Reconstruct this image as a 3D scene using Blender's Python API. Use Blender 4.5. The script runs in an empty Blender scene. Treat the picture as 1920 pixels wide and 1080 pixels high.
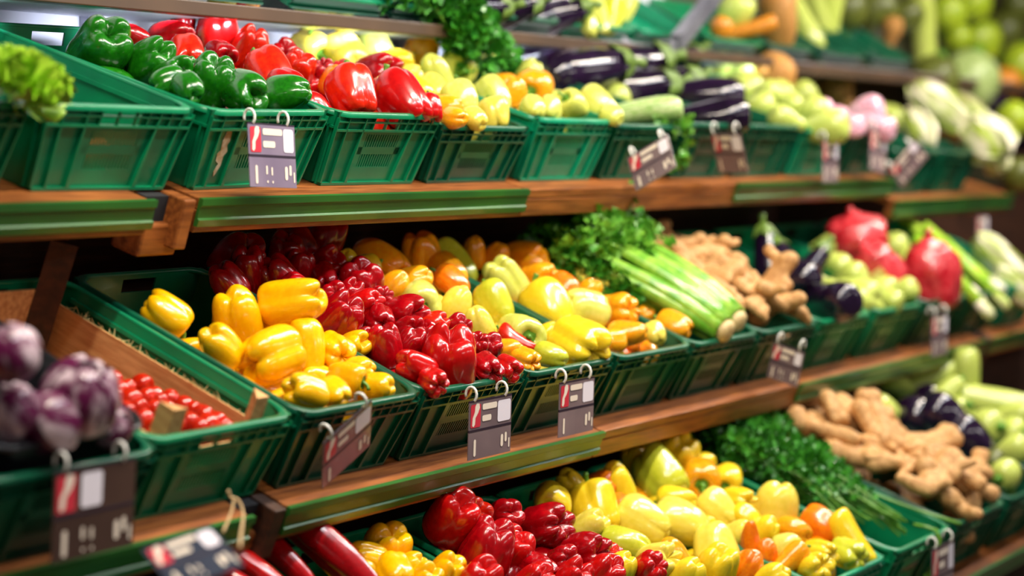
import bpy, bmesh, math, random
import numpy as np
from mathutils import Vector, Matrix, noise

R = math.radians
scene = bpy.context.scene
COL = scene.collection
random.seed(7)

# ------------------------------------------------------------------ camera
CAM_H = 1.60                       # eye height; X runs along the shelves, Y into them
F_PX = 4000.0                      # focal length in pixels of the 1920 x 1080 frame
YAW, PITCH = R(30.28), R(3.58)
cam_d = bpy.data.cameras.new('camera')
cam = bpy.data.objects.new('camera', cam_d)
COL.objects.link(cam)
scene.camera = cam
cam.location = (0, 0, CAM_H)
cam.rotation_euler = (R(90) - PITCH, 0, YAW - R(90))
cam_d.sensor_width = 36.0
cam_d.lens = F_PX / 1920 * 36.0
cam_d.clip_start, cam_d.clip_end = 0.05, 100
cam_d.dof.use_dof = True
cam_d.dof.focus_distance = 4.42
cam_d.dof.aperture_fstop = 1.5
CAM_P = Vector((0, 0, CAM_H))
FWD = Vector((math.cos(YAW) * math.cos(PITCH), math.sin(YAW) * math.cos(PITCH), -math.sin(PITCH)))
RIGHT = Vector((math.sin(YAW), -math.cos(YAW), 0))
UP = RIGHT.cross(FWD)


def ray(px, py):
    return (FWD + RIGHT * ((px - 960) / F_PX) - UP * ((py - 540) / F_PX))


def at_y(px, py, Y):
    """the point on the upright plane Y seen at that pixel"""
    d = ray(px, py)
    return CAM_P + d * (Y / d.y)


def pix(p):
    v = Vector(p) - CAM_P
    z = v.dot(FWD)
    return (960 + F_PX * v.dot(RIGHT) / z, 540 - F_PX * v.dot(UP) / z, z)


# ------------------------------------------------------------------ light
scene.view_settings.view_transform = 'Standard'
scene.view_settings.look = 'None'
scene.view_settings.gamma = 1.0
scene.view_settings.use_curve_mapping = False
scene.view_settings.exposure = 0.08
world = bpy.data.worlds.new('shop_air')
scene.world = world
world.use_nodes = True
world.node_tree.nodes['Background'].inputs[0].default_value = (1.0, 0.93, 0.82, 1)
world.node_tree.nodes['Background'].inputs[1].default_value = 0.05


def tube_lamp(name, loc, length, width, power, col, aim, spread=180):
    d = bpy.data.lights.new(name, 'AREA')
    d.shape = 'RECTANGLE'
    d.size, d.size_y = length, width
    d.energy = power
    d.color = col
    d.spread = R(spread)
    o = bpy.data.objects.new(name, d)
    COL.objects.link(o)
    o.location = loc
    o.rotation_euler = (Vector(aim) - Vector(loc)).to_track_quat('-Z', 'X').to_euler()
    # keep the tube's long side along the shelves
    zax = (Vector(loc) - Vector(aim)).normalized()
    xax = Vector((1, 0, 0))
    yax = zax.cross(xax).normalized()
    xax = yax.cross(zax)
    o.matrix_world = Matrix.Translation(loc) @ Matrix((xax, yax, zax)).transposed().to_4x4()
    return o


for lx in (2.2, 4.2, 6.2, 8.2):
    tube_lamp('ceiling_tube', (lx, 1.62, 3.15), 1.5, 0.10, 46, (1.0, 0.89, 0.73), (lx, 2.1, 1.0))
    tube_lamp('ceiling_tube', (lx + 0.6, 1.0, 3.3), 1.5, 0.10, 25, (0.95, 0.96, 1.0), (lx + 0.6, 2.1, 1.0))

for lx in (2.6, 4.1, 5.6, 7.1, 8.6):          # cool tubes tucked under the upper shelf
    tube_lamp('shelf_tube', (lx, 2.965, 1.896), 1.2, 0.02, 2.4, (0.80, 0.86, 1.0), (lx, 3.25, 1.825), 70)
for lx in (1.0, 5.0, 9.0):                    # lamps further back in the shop
    tube_lamp('hall_tube', (lx, -3.0, 3.2), 2.5, 0.25, 22, (1.0, 0.95, 0.9), (lx, 2.5, 1.2))

# ------------------------------------------------------------------ helpers


class MB:
    """collects faces; build() links them as one mesh object"""

    def __init__(s):
        s.v, s.f = [], []

    def quadbox(s, c):
        """c: eight corners, bottom four then top four, each counter-clockwise"""
        b = len(s.v)
        s.v += [tuple(p) for p in c]
        for q in ((3, 2, 1, 0), (4, 5, 6, 7), (0, 1, 5, 4), (1, 2, 6, 5), (2, 3, 7, 6), (3, 0, 4, 7)):
            s.f.append(tuple(b + i for i in q))

    def box(s, x0, x1, y0, y1, z0, z1, fn=None):
        c = [(x0, y0, z0), (x1, y0, z0), (x1, y1, z0), (x0, y1, z0), (x0, y0, z1), (x1, y0, z1), (x1, y1, z1), (x0, y1, z1)]
        if fn:
            c = [fn(*p) for p in c]
        s.quadbox(c)

    def tube(s, pts, rad, n=8, closed=False, caps=True, flat=1.0):
        pts = [Vector(p) for p in pts]
        m = len(pts)
        rads = rad if isinstance(rad, (list, tuple)) else [rad] * m
        b = len(s.v)
        prev = None
        for i, p in enumerate(pts):
            a = pts[(i + 1) % m] if (closed or i < m - 1) else p
            c = pts[i - 1] if (closed or i > 0) else p
            t = (a - c).normalized()
            if prev is None:
                ref = Vector((0, 0, 1)) if abs(t.z) < 0.9 else Vector((1, 0, 0))
                nx = t.cross(ref).normalized()
            else:
                nx = (prev - t * prev.dot(t)).normalized()
            prev = nx
            ny = t.cross(nx)
            for k in range(n):
                w = 2 * math.pi * k / n
                s.v.append(tuple(p + (nx * math.cos(w) + ny * math.sin(w) * flat) * rads[i]))
        rings = m if closed else m - 1
        for i in range(rings):
            j = (i + 1) % m
            for k in range(n):
                l = (k + 1) % n
                s.f.append((b + i * n + k, b + i * n + l, b + j * n + l, b + j * n + k))
        if caps and not closed:
            s.f.append(tuple(b + k for k in reversed(range(n))))
            s.f.append(tuple(b + (m - 1) * n + k for k in range(n)))

    def grid(s, rows, wrap=False, cap0=False, cap1=False):
        """rows: list of equally long lists of points"""
        b = len(s.v)
        n = len(rows[0])
        for r in rows:
            s.v += [tuple(p) for p in r]
        for i in range(len(rows) - 1):
            for k in range(n if wrap else n - 1):
                l = (k + 1) % n
                s.f.append((b + i * n + k, b + i * n + l, b + (i + 1) * n + l, b + (i + 1) * n + k))
        if cap0:
            s.f.append(tuple(b + k for k in reversed(range(n))))
        if cap1:
            s.f.append(tuple(b + (len(rows) - 1) * n + k for k in range(n)))

    def mesh(s, name, mat=None, smooth=False):
        me = bpy.data.meshes.new(name)
        me.from_pydata(s.v, [], s.f)
        me.validate()
        if smooth:
            me.polygons.foreach_set('use_smooth', [True] * len(me.polygons))
        if mat:
            me.materials.append(mat)
        me.update()
        return me

    def build(s, name, mat, parent=None, smooth=False, bevel=0):
        me = s.mesh(name, mat, smooth)
        o = link(name, me, parent)
        if bevel:
            md = o.modifiers.new('bevel', 'BEVEL')
            md.width, md.segments, md.limit_method = bevel, 2, 'ANGLE'
        return o


def link(name, me, parent=None):
    o = bpy.data.objects.new(name, me)
    COL.objects.link(o)
    if parent:
        o.parent = parent
    return o


def tag(o, label, cat, group=None, kind=None):
    o['label'] = label
    o['category'] = cat
    if group:
        o['group'] = group
    if kind:
        o['kind'] = kind
    return o


def thing(name, label, cat, mat=None, group=None):
    o = link(name, None)
    o.empty_display_size = 0.05
    if mat is not None:
        o.matrix_world = mat
    return tag(o, label, cat, group)


def structure(o, label=None):
    o['kind'] = 'structure'
    if label:
        o['label'] = label
    return o


# ------------------------------------------------------------------ materials
MATS = {}


def srgb(r, g, b):
    f = lambda c: (c / 255 / 12.92) if c <= 10 else (((c / 255) + 0.055) / 1.055) ** 2.4
    return (f(r), f(g), f(b), 1)


def mat(name, a, b=None, scale=20, rough=0.5, coat=0.0, bump=0.0, bscale=None, stretch=(1, 1, 1), detail=3, lo=0.35, hi=0.65, sss=0.0, metal=0.0, vary=0.0, spec=0.5):
    """principled material; colour mixes a and b by noise in object space, vary shifts brightness from object to object"""
    if name in MATS:
        return MATS[name]
    m = bpy.data.materials.new(name)
    MATS[name] = m
    m.use_nodes = True
    nt = m.node_tree
    N, L = nt.nodes, nt.links
    p = N['Principled BSDF']
    p.inputs['Roughness'].default_value = rough
    p.inputs['Metallic'].default_value = metal
    p.inputs['Specular IOR Level'].default_value = spec
    p.inputs['Coat Weight'].default_value = coat
    p.inputs['Coat Roughness'].default_value = 0.08
    if sss:
        p.inputs['Subsurface Weight'].default_value = sss
        p.inputs['Subsurface Radius'].default_value = (0.02, 0.01, 0.004)
        p.inputs['Subsurface Scale'].default_value = 0.5
    out = None
    if b is not None or bump:
        tc = N.new('ShaderNodeTexCoord')
        mp = N.new('ShaderNodeMapping')
        mp.inputs['Scale'].default_value = stretch
        L.new(tc.outputs['Object'], mp.inputs['Vector'])
        info = N.new('ShaderNodeObjectInfo')
        add = N.new('ShaderNodeVectorMath')
        add.operation = 'ADD'
        mul = N.new('ShaderNodeMath')
        mul.operation = 'MULTIPLY'
        mul.inputs[1].default_value = 37.0
        L.new(info.outputs['Random'], mul.inputs[0])
        L.new(mp.outputs['Vector'], add.inputs[0])
        L.new(mul.outputs[0], add.inputs[1])
        vec = add.outputs[0]
    if b is not None:
        nz = N.new('ShaderNodeTexNoise')
        nz.inputs['Scale'].default_value = scale
        nz.inputs['Detail'].default_value = detail
        L.new(vec, nz.inputs['Vector'])
        rp = N.new('ShaderNodeMapRange')
        rp.inputs['From Min'].default_value = lo
        rp.inputs['From Max'].default_value = hi
        L.new(nz.outputs['Fac'], rp.inputs['Value'])
        mx = N.new('ShaderNodeMix')
        mx.data_type = 'RGBA'
        mx.inputs['A'].default_value = a
        mx.inputs['B'].default_value = b
        L.new(rp.outputs['Result'], mx.inputs['Factor'])
        out = mx.outputs['Result']
        if vary:
            hs = N.new('ShaderNodeHueSaturation')
            mr = N.new('ShaderNodeMapRange')
            mr.inputs['To Min'].default_value = 1 - vary
            mr.inputs['To Max'].default_value = 1 + vary
            L.new(info.outputs['Random'], mr.inputs['Value'])
            L.new(mr.outputs['Result'], hs.inputs['Value'])
            L.new(out, hs.inputs['Color'])
            out = hs.outputs['Color']
        L.new(out, p.inputs['Base Color'])
    else:
        p.inputs['Base Color'].default_value = a
    if bump:
        bz = N.new('ShaderNodeTexNoise')
        bz.inputs['Scale'].default_value = bscale or scale * 4
        bz.inputs['Detail'].default_value = 4
        L.new(vec, bz.inputs['Vector'])
        bn = N.new('ShaderNodeBump')
        bn.inputs['Strength'].default_value = bump
        bn.inputs['Distance'].default_value = 0.004
        L.new(bz.outputs['Fac'], bn.inputs['Height'])
        L.new(bn.outputs['Normal'], p.inputs['Normal'])
    return m


WOOD = mat('shelf_wood', srgb(164, 96, 42), srgb(112, 58, 22), scale=7, rough=0.42, stretch=(1, 14, 14), bump=0.15, bscale=30, detail=6, vary=0.08)
WOOD_DK = mat('dark_wood', srgb(74, 40, 20), srgb(46, 24, 12), scale=6, rough=0.6, stretch=(1, 10, 10), bump=0.2, bscale=25)
WOOD_PALE = mat('tray_wood', srgb(222, 172, 112), srgb(190, 134, 78), scale=9, rough=0.65, stretch=(10, 1, 10), bump=0.3, bscale=60)
LIP = mat('green_lip_metal', srgb(44, 104, 34), srgb(34, 88, 34), scale=5, rough=0.36, coat=0.15)
PANEL = mat('white_back_panel', srgb(222, 222, 232), srgb(208, 208, 222), scale=3, rough=0.45)
BROWN = mat('shelf_fascia_brown', srgb(92, 70, 52), srgb(78, 60, 46), scale=5, rough=0.4)
STEEL = mat('grey_steel', srgb(150, 150, 160), srgb(120, 120, 132), scale=12, rough=0.35, metal=0.6)
SLOT = mat('dark_slot', srgb(18, 18, 24), rough=0.8)
GREENS = {
    'mid': mat('crate_green', srgb(2, 132, 84), srgb(1, 112, 72), scale=8, rough=0.34, coat=0.15, bump=0.04, bscale=90, vary=0.06),
    'dark': mat('crate_dark_green', srgb(1, 92, 62), srgb(0, 76, 52), scale=8, rough=0.34, coat=0.15, bump=0.04, bscale=90, vary=0.06),
    'teal': mat('crate_teal', srgb(0, 146, 104), srgb(0, 126, 88), scale=8, rough=0.34, coat=0.15, bump=0.04, bscale=90, vary=0.05),
}

# ------------------------------------------------------------------ the shelving
# tier: Y and Z of the crates' front rims, tilt of the boards
HC = 0.165                                   # crate height
TIERS = {
    't': dict(Y=2.54, Z=1.685, tilt=R(18)),
    'm': dict(Y=2.245, Z=1.133, tilt=R(23)),
    'b': dict(Y=1.82, Z=0.612, tilt=R(20)),
    'u': dict(Y=2.93, Z=1.995, tilt=R(30)),
}
for t in TIERS.values():
    c, s = math.cos(t['tilt']), math.sin(t['tilt'])
    t['F'] = Vector((0, t['Y'] + HC * s, t['Z'] - HC * c))      # foot of the crate fronts
    if t is TIERS['u']:
        t['F'] = Vector((0, 2.985, 1.934))
    t['M'] = Matrix.Translation(t['F']) @ Matrix.Rotation(t['tilt'], 4, 'X')


def tier_x(k, px, py):
    """X at which that pixel lies on the line of a tier's crate rims"""
    return at_y(px, py, TIERS[k]['Y']).x


def shelf(k, n, x0, x1, lip, dz=0.0):
    M = TIERS[k]['M'].copy()
    M.translation.z += dz
    root = link('trim_%d' % n, None)
    root.matrix_world = M
    structure(root, {1: 'green lipped', 0: 'bare wooden'}[int(lip)] + ' produce shelf board')
    for j in range(4):                       # planks side by side
        y0 = -0.04 + j * 0.165
        b = MB()
        b.box(x0 + 0.002, x1 - 0.002, y0, y0 + 0.162, -0.022, -0.001 * (j % 2))
        b.build('plank', WOOD, root, bevel=0.002)
    b = MB()
    b.box(x0, x1, -0.04, -0.012, -0.068, -0.023)
    b.build('batten', WOOD, root, bevel=0.003)
    if lip:
        b = MB()
        prof = [(-0.040, 0.003), (-0.050, 0.003), (-0.051, -0.010), (-0.047, -0.014), (-0.047, -0.036), (-0.052, -0.039), (-0.050, -0.053), (-0.041, -0.053)]
        e = 0.02
        b.grid([[(x0 - 0.004, y, z) for y, z in prof], [(x1 + 0.004, y, z) for y, z in prof]], wrap=True, cap0=True, cap1=True)
        b.build('lip', LIP, root)
    return root


def support(k, n, x, dz=0.0):
    """timber bracket in the gap between two boards"""
    M = TIERS[k]['M'].copy()
    M.translation.z += dz
    root = link('trim_%d' % n, None)
    root.matrix_world = M
    structure(root, 'timber bracket between two shelf boards')
    b = MB()
    b.box(x + 0.02, x + 0.055, -0.045, 0.02, -0.10, 0.0)
    b.build('upright', WOOD_DK if k == 'm' else WOOD, root, bevel=0.004)
    b = MB()
    b.box(x - 0.05, x + 0.06, -0.02, 0.05, -0.12, -0.055)
    b.build('block', WOOD, root, bevel=0.006)
    b = MB()
    b.box(x - 0.045, x + 0.02, -0.005, 0.02, -0.055, -0.005)
    b.build('spacer', SLOT, root)
    b = MB()
    b.box(x - 0.03, x + 0.03, 0.05, 0.55, -0.10, -0.024)
    b.build('arm', WOOD, root)
    return root


XT = [1.75, 3.085, 4.44, 5.66, 6.95]
shelf('t', 1, XT[0], 3.06, True)
shelf('t', 2, 3.20, XT[2], True)
shelf('t', 3, XT[2] + 0.005, XT[3], False)
shelf('t', 4, XT[3] + 0.005, XT[4], True)
shelf('t', 5, XT[4] + 0.03, 8.3, True, -0.075)
support('t', 11, 3.13)
XM = [1.6, 3.0, 4.30, 5.47, 7.1]
shelf('m', 6, XM[0], 2.98, True)
shelf('m', 7, 3.09, XM[2], True)
shelf('m', 8, XM[2] + 0.005, XM[3], False)
shelf('m', 9, XM[3] + 0.005, XM[4], True)
shelf('m', 10, XM[4] + 0.08, 8.6, True)
support('m', 12, 3.03)
support('m', 13, XM[4] + 0.035)
shelf('b', 14, 2.2, 5.55, False)
shelf('b', 15, 5.555, 8.6, True)

# gondola back, top shelf, uprights
b = MB(); b.box(0.8, 6.6, 3.25, 3.28, 1.42, 3.0)
structure(b.build('wall_back', PANEL), 'white metal back panel of the shelving')
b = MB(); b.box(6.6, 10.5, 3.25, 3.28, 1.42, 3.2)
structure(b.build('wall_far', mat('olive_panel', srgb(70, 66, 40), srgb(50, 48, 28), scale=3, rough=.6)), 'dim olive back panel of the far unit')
b = MB(); b.box(0.8, 10.5, 3.0, 3.03, 0.0, 1.46)
structure(b.build('wall_rear', WOOD_DK), 'rear panel painted dark for the shade behind the lower shelves')  # dark colour stands in for deep shelf shade on a whitish back
b = MB(); b.box(1.2, 10.5, 2.58, 2.61, 0.0, 1.02)
structure(b.build('wall_lower', WOOD_DK), 'dark board behind the lowest crates')
b = MB(); b.box(-2, 11, -2, 3.5, -0.05, 0.0)
structure(b.build('floor', mat('shop_floor', srgb(78, 66, 54), srgb(66, 56, 46), scale=3, rough=0.4)), 'shop floor')
b = MB(); b.box(10.5, 10.55, 0.5, 3.5, 0, 3.2)
structure(b.build('wall_end', WOOD_DK), 'dark end wall beyond the shelves')
# upper shelf: level board with a brown front edge
root = structure(link('trim_16', None), 'brown edged upper shelf')
b = MB(); b.box(0.9, 10.4, 2.98, 3.25, 1.908, 1.931); b.build('board', PANEL, root)
b = MB(); b.box(0.9, 7.0, 2.945, 2.98, 1.902, 1.934); b.build('fascia', BROWN, root, bevel=0.003)
b = MB(); b.box(7.02, 10.4, 2.945, 2.98, 1.884, 1.926); b.build('fascia', BROWN, root, bevel=0.003)


def upright(n, x):
    r = structure(link('column_%d' % n, None), 'slotted white upright on the back panel')
    r.location = (x, 3.235, 1.42)
    b = MB(); b.box(-0.027, 0.027, -0.03, 0.014, 0, 1.5); b.build('post', PANEL, r, bevel=0.003)
    b = MB(); b.box(-0.040, -0.028, -0.012, 0.014, 0, 1.5); b.build('post_edge', STEEL, r)
    for i in range(22):
        for sx in (-0.010, 0.019):
            b = MB(); b.box(sx - 0.0035, sx + 0.0035, -0.032, -0.026, 0.30 + i * 0.032, 0.322 + i * 0.032)
            b.build('slot', SLOT, r)
    return r


upright(1, at_y(190, 30, 3.22).x)
upright(2, at_y(190, 30, 3.22).x + 1.25)
# grey steel arm leaning out over the upper shelf
p0, p1 = at_y(1268, 84, 2.90), at_y(1352, -20, 2.90)
root = thing('shelf_arm', 'grey steel arm slanting up from the upper shelf edge', 'bracket', Matrix.Translation(p0))
b = MB()
d = p1 - p0
n = Vector((-d.z, 0, d.x)).normalized()
b.quadbox([q for q in (-n * .028 - Vector((0, .012, 0)), n * .028 - Vector((0, .012, 0)), n * .028 + Vector((0, .012, 0)), -n * .028 + Vector((0, .012, 0)))] +
          [d + q for q in (-n * .028 - Vector((0, .012, 0)), n * .028 - Vector((0, .012, 0)), n * .028 + Vector((0, .012, 0)), -n * .028 + Vector((0, .012, 0)))])
b.build('bar', STEEL, root, bevel=0.004)
b = MB()
b.quadbox([q for q in (n * .028 - Vector((0, .012, 0)), n * .034 - Vector((0, .03, 0)), n * .034 + Vector((0, .012, 0)), n * .028 + Vector((0, .012, 0)))] +
          [d + q for q in (n * .028 - Vector((0, .012, 0)), n * .034 - Vector((0, .03, 0)), n * .034 + Vector((0, .012, 0)), n * .028 + Vector((0, .012, 0)))])
b.build('flange', STEEL, root)
b = MB(); b.box(-0.05, 0.04, -0.005, 0.05, -0.035, 0.012); b.build('foot', STEEL, root, bevel=0.004)

# ------------------------------------------------------------------ crates
CW, CD = 0.405, 0.60
_crate_cache = {}


def rim_path(w, d, r, inset=0.0, z=0.0, n=5):
    x, y0, y1 = w / 2 - inset, inset, d - inset
    pts = []
    for cx, cy, a0 in ((x - r, y1 - r, 0), (-x + r, y1 - r, 90), (-x + r, y0 + r, 180), (x - r, y0 + r, 270)):
        for k in range(n + 1):
            a = R(a0 + 90 * k / n)
            pts.append((cx + r * math.cos(a), cy + r * math.sin(a), z))
    return pts


def crate_meshes(H, D, W=CW):
    key = (round(H, 3), round(D, 3), round(W, 3))
    if key in _crate_cache:
        return _crate_cache[key]
    tp = 0.020                                # how far the walls lean in towards the foot
    ins = lambda v: tp * (1 - v / H) + 0.007
    fr = lambda u, d, v: (u * (W / 2 - ins(v)), ins(v) + d, v)                 # front wall: u across, d inwards, v up
    bk = lambda u, d, v: (-u * (W / 2 - ins(v)), D - ins(v) - d, v)
    out = []
    t = 0.004

    def perforated(fn, slots, hole):
        b = MB()
        z1, z2 = H - 0.040, H - 0.012
        b.box(-1, 1, 0, t, 0, 0.22 * H, fn)
        b.box(-1, -.42, 0, t, .22 * H, z1, fn)
        b.box(.46, 1, 0, t, .22 * H, z1, fn)
        a0, a1, b0, b1 = .24 * H, .42 * H, .52 * H, .70 * H
        if slots:
            b.box(-.42, .46, 0, t, .22 * H, a0, fn)
            b.box(-.42, .46, 0, t, a1, b0, fn)
            b.box(-.42, .46, 0, t, b1, z1, fn)
            b.box(-.42, -.32, 0, t, a0, b1, fn)
            b.box(.36, .46, 0, t, a0, b1, fn)
            n = 14
            for (lo, hi) in ((a0, a1), (b0, b1)):
                for i in range(n):
                    u = -.32 + .68 * (i + .25) / n
                    b.box(u, u + .021, 0, t, lo, hi, fn)
        else:
            b.box(-.42, .46, 0, t, .22 * H, z1, fn)
        if hole:
            b.box(-1, -hole, 0, t, z1, H, fn)
            b.box(hole, 1, 0, t, z1, H, fn)
            b.box(-hole, hole, 0, t, z2, H, fn)
        else:
            b.box(-1, 1, 0, t, z1, H, fn)
        return b

    out.append(('front_panel', perforated(fr, H > .12, .30 if H > .12 else 0)))
    out.append(('back_panel', perforated(bk, False, .26 if H > .12 else 0)))
    for s in (-1, 1):
        b = MB()
        sd = lambda d, y, v, s=s: (s * (W / 2 - ins(v) - d), ins(v) + y * (D - 2 * ins(v)), v)
        b.box(0, t, 0, 1, 0, H, sd)
        # ledge along the inside, stepping down short of the front
        b.box(t, t + .006, .10, .93, H - .030, H - .022, sd)
        b.box(-.007, 0, 0, 1, H - .036, H - .031, sd)
        for y in (.02, .2, .4, .6, .8, .98):
            b.box(-.007, 0, y - .004, y + .004, 0.004, H - .031, sd)
        out.append(('side_panel', b))
    b = MB(); b.box(-W / 2 + tp + .007, W / 2 - tp - .007, tp + .007, D - tp - .007, 0.003, 0.008)
    out.append(('base_panel', b))
    # top flange with rounded corners
    b = MB()
    prof = [(-.001, -.010), (-.001, -.001), (.002, .001), (.010, .001), (.012, -.002), (.011, -.008)]
    rows = []
    for ins_, dz in prof:
        rows.append(rim_path(W, D, .045, ins_, H + dz, 6))
    b.grid(rows + [rows[0]], wrap=True)
    out.append(('rim', b))
    # lower band below the flange, on three sides
    b = MB()
    if H > .12:
        b.box(-1, 1, -.008, 0, H - .042, H - .037, fr)
        b.box(-1, 1, -.007, 0, H - .0225, H - .019, fr)
    b.box(-1, 1, -.008, 0, 0.0, .006, fr)
    out.append(('band', b))
    if H > .12:
        for u in (-1.0, -.80, -.48, .52, .84, 1.0):
            b = MB()
            wd = .007 if abs(u) > .6 else .012
            b.quadbox([fr(u - wd * 3.2, -.008, .006), fr(u + wd * 1.2, -.008, .006), fr(u + wd, 0, .006), fr(u - wd * 3.2, 0, .006),
                       fr(u - wd * .5, -.008, H - .012), fr(u + wd * .5, -.008, H - .012), fr(u + wd * .5, 0, H - .012), fr(u - wd * .5, 0, H - .012)])
            out.append(('rib', b))
        for u in (-.3, -.05, .2, .36, .68):
            b = MB(); b.box(u - .006, u + .006, -.007, 0, H - .042, H - .010, fr)
            out.append(('rib', b))
    out = [(n, bb.mesh(n, None, n == 'rim')) for n, bb in out]
    _crate_cache[key] = out
    return out


_cm = {}
CRATES = {}


def crate(key, tier, xr, label, green='mid', H=HC, dy=0.0, D=CD, yaw=0.0, W=CW, dz=0.0, name='produce_crate'):
    """xr: X of the front right rim corner"""
    T = TIERS[tier]
    M = T['M'].copy()
    M.translation.x = xr - W / 2
    M.translation.z += dz
    M = M @ Matrix.Translation((0, dy, 0.001)) @ Matrix.Rotation(yaw, 4, 'Z')
    r = thing(name, label, 'crate', M, 'green plastic crates on the shelves')
    front = None
    for n, me in crate_meshes(H, D, W):
        k = (me.name, green)
        if k not in _cm:
            c = me.copy()
            c.materials.append(GREENS[green])
            _cm[k] = c
        o = link(n, _cm[k], front if n in ('rib', 'band') else r)
        if n == 'front_panel':
            front = o
    CRATES[key] = dict(M=M, H=H, D=D, W=W, inv=M.inverted(), root=r)
    return r


G_ = 'crates'
crate('t0', 't', 2.735, 'green crate with lettuce at the far end of the top shelf', 'mid')
crate('t1', 't', 3.18, 'nearly empty green crate between the lettuce and the green peppers', 'mid', yaw=R(-1))
crate('t2', 't', 3.634, 'green crate of green peppers with a torn paper label on its front', 'mid', yaw=R(3.2), W=.425)
crate('t3', 't', 4.048, 'green crate of red and orange peppers on the top shelf', 'mid')
crate('t4', 't', 4.460, 'dark green low crate of pale and orange peppers on the top shelf', 'dark', H=0.142)
crate('t5', 't', 4.885, 'bright green crate of pale peppers on the top shelf', 'teal')
crate('t6', 't', 5.30, 'dark crate with striped squash and a slanting price tag', 'dark', H=0.155)
crate('t7', 't', 5.715, 'dark crate of glossy aubergines on the top shelf', 'dark')
crate('t8', 't', 6.125, 'dark crate of pale squash behind the lying aubergines', 'dark')
crate('t9', 't', 6.535, 'bright teal crate of pale squash with a pink price tag', 'teal', H=0.155)
crate('t10', 't', 6.945, 'dark crate of wrapped pink vegetables on the top shelf', 'dark')
crate('t11', 't', 7.42, 'dark crate of big white cabbages at the lower shelf end', 'dark', dz=-.075)
crate('t12', 't', 7.86, 'dark crate under the overhanging cabbage at the shelf end', 'dark', dz=-.075)
crate('m0', 'm', 2.677, 'dark green crate holding the black tray of radicchio', 'dark', dy=-.03)
crate('m1', 'm', 3.084, 'green crate lined with a wooden tray of small tomatoes', 'mid')
crate('m2', 'm', 3.506, 'dark green crate of yellow peppers with a twisted price tag', 'dark')
crate('m3', 'm', 3.914, 'dark green crate of red peppers on the middle shelf', 'dark')
crate('m4', 'm', 4.322, 'dark green crate of pale and yellow peppers with a brown tag', 'dark')
crate('m5', 'm', 4.736, 'dark green crate of orange peppers beside the celery', 'dark')
crate('m6', 'm', 5.14, 'dark green crate of celery on the middle shelf', 'dark')
crate('m7', 'm', 5.548, 'dark green crate of ginger on the middle shelf', 'dark')
crate('m8', 'm', 5.956, 'dark green crate of aubergines and pale squash on the middle shelf', 'mid')
crate('m9', 'm', 6.40, 'dark green crate of pale squash beside the red bags', 'mid')
crate('m10', 'm', 6.84, 'dark green crate under the tall red net bag', 'dark')
crate('m11', 'm', 7.28, 'dark green crate of pale leeks on the middle shelf', 'dark')
crate('m12', 'm', 7.74, 'teal crate with a pale long cabbage on the middle shelf', 'teal')
BK = dict(W=.43, D=.66)
crate('b0', 'b', 3.16, 'green crate under the long red chillies on the lowest shelf', 'dark', **BK)
crate('b1', 'b', 3.62, 'green crate of yellow peppers on the lowest shelf', 'mid', **BK)
crate('b2', 'b', 4.085, 'green crate of red peppers on the lowest shelf', 'mid', **BK)
crate('b3', 'b', 4.518, 'green crate of pale peppers next to the lowest red peppers', 'mid', **BK)
crate('b4', 'b', 4.95, 'teal rimmed crate of pale and orange peppers next to the parsley', 'teal', **BK)
crate('b5', 'b', 5.441, 'dark green crate of long stemmed parsley on the lowest shelf', 'mid', **BK)
crate('b6', 'b', 5.911, 'dark green crate of ginger on the lowest shelf', 'dark', **BK)
crate('b7', 'b', 6.38, 'dark green crate of aubergines next to the lower ginger', 'dark', **BK)
crate('b8', 'b', 6.84, 'dark green crate of pale squash on the lowest shelf', 'dark', **BK)
UK = dict(H=.05, D=.29, W=.42, name='shallow_tray')
for k, (xr, g, lab) in enumerate([
        (4.02, 'teal', 'shallow tray of yellow and red peppers on the upper shelf'),
        (4.50, 'teal', 'shallow tray of pale peppers on the upper shelf'),
        (4.93, 'dark', 'shallow dark tray of hanging parsley on the upper shelf'),
        (5.36, 'dark', 'shallow dark tray of aubergines on the upper shelf'),
        (5.83, 'teal', 'shallow teal tray of pointed green peppers on the upper shelf'),
        (6.27, 'teal', 'empty shallow teal tray beside the grey steel arm'),
        (6.80, 'mid', 'shallow tray of knobbly brown roots on the upper shelf'),
        (7.26, 'dark', 'shallow dark tray of pale gourds on the upper shelf'),
        (7.78, 'dark', 'shallow dark tray of brown fruit on the upper shelf'),
        (8.30, 'dark', 'shallow dark tray of green pomelos on the upper shelf')]):
    crate('u%d' % k, 'u', xr, lab, g, **UK)
# ------------------------------------------------------------------ produce meshes
def catmull(pts, n):
    """n points along a smooth curve through pts"""
    P = [np.array(p, float) for p in pts]
    P = [2 * P[0] - P[1]] + P + [2 * P[-1] - P[-2]]
    out = []
    m = len(P) - 3
    for i in range(n):
        s = i / (n - 1) * m
        k = min(int(s), m - 1)
        t = s - k
        a, b, c, d = P[k:k + 4]
        out.append(0.5 * ((2 * b) + (c - a) * t + (2 * a - 5 * b + 4 * c - d) * t * t + (3 * b - a - 3 * c + d) * t ** 3))
    return out


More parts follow.
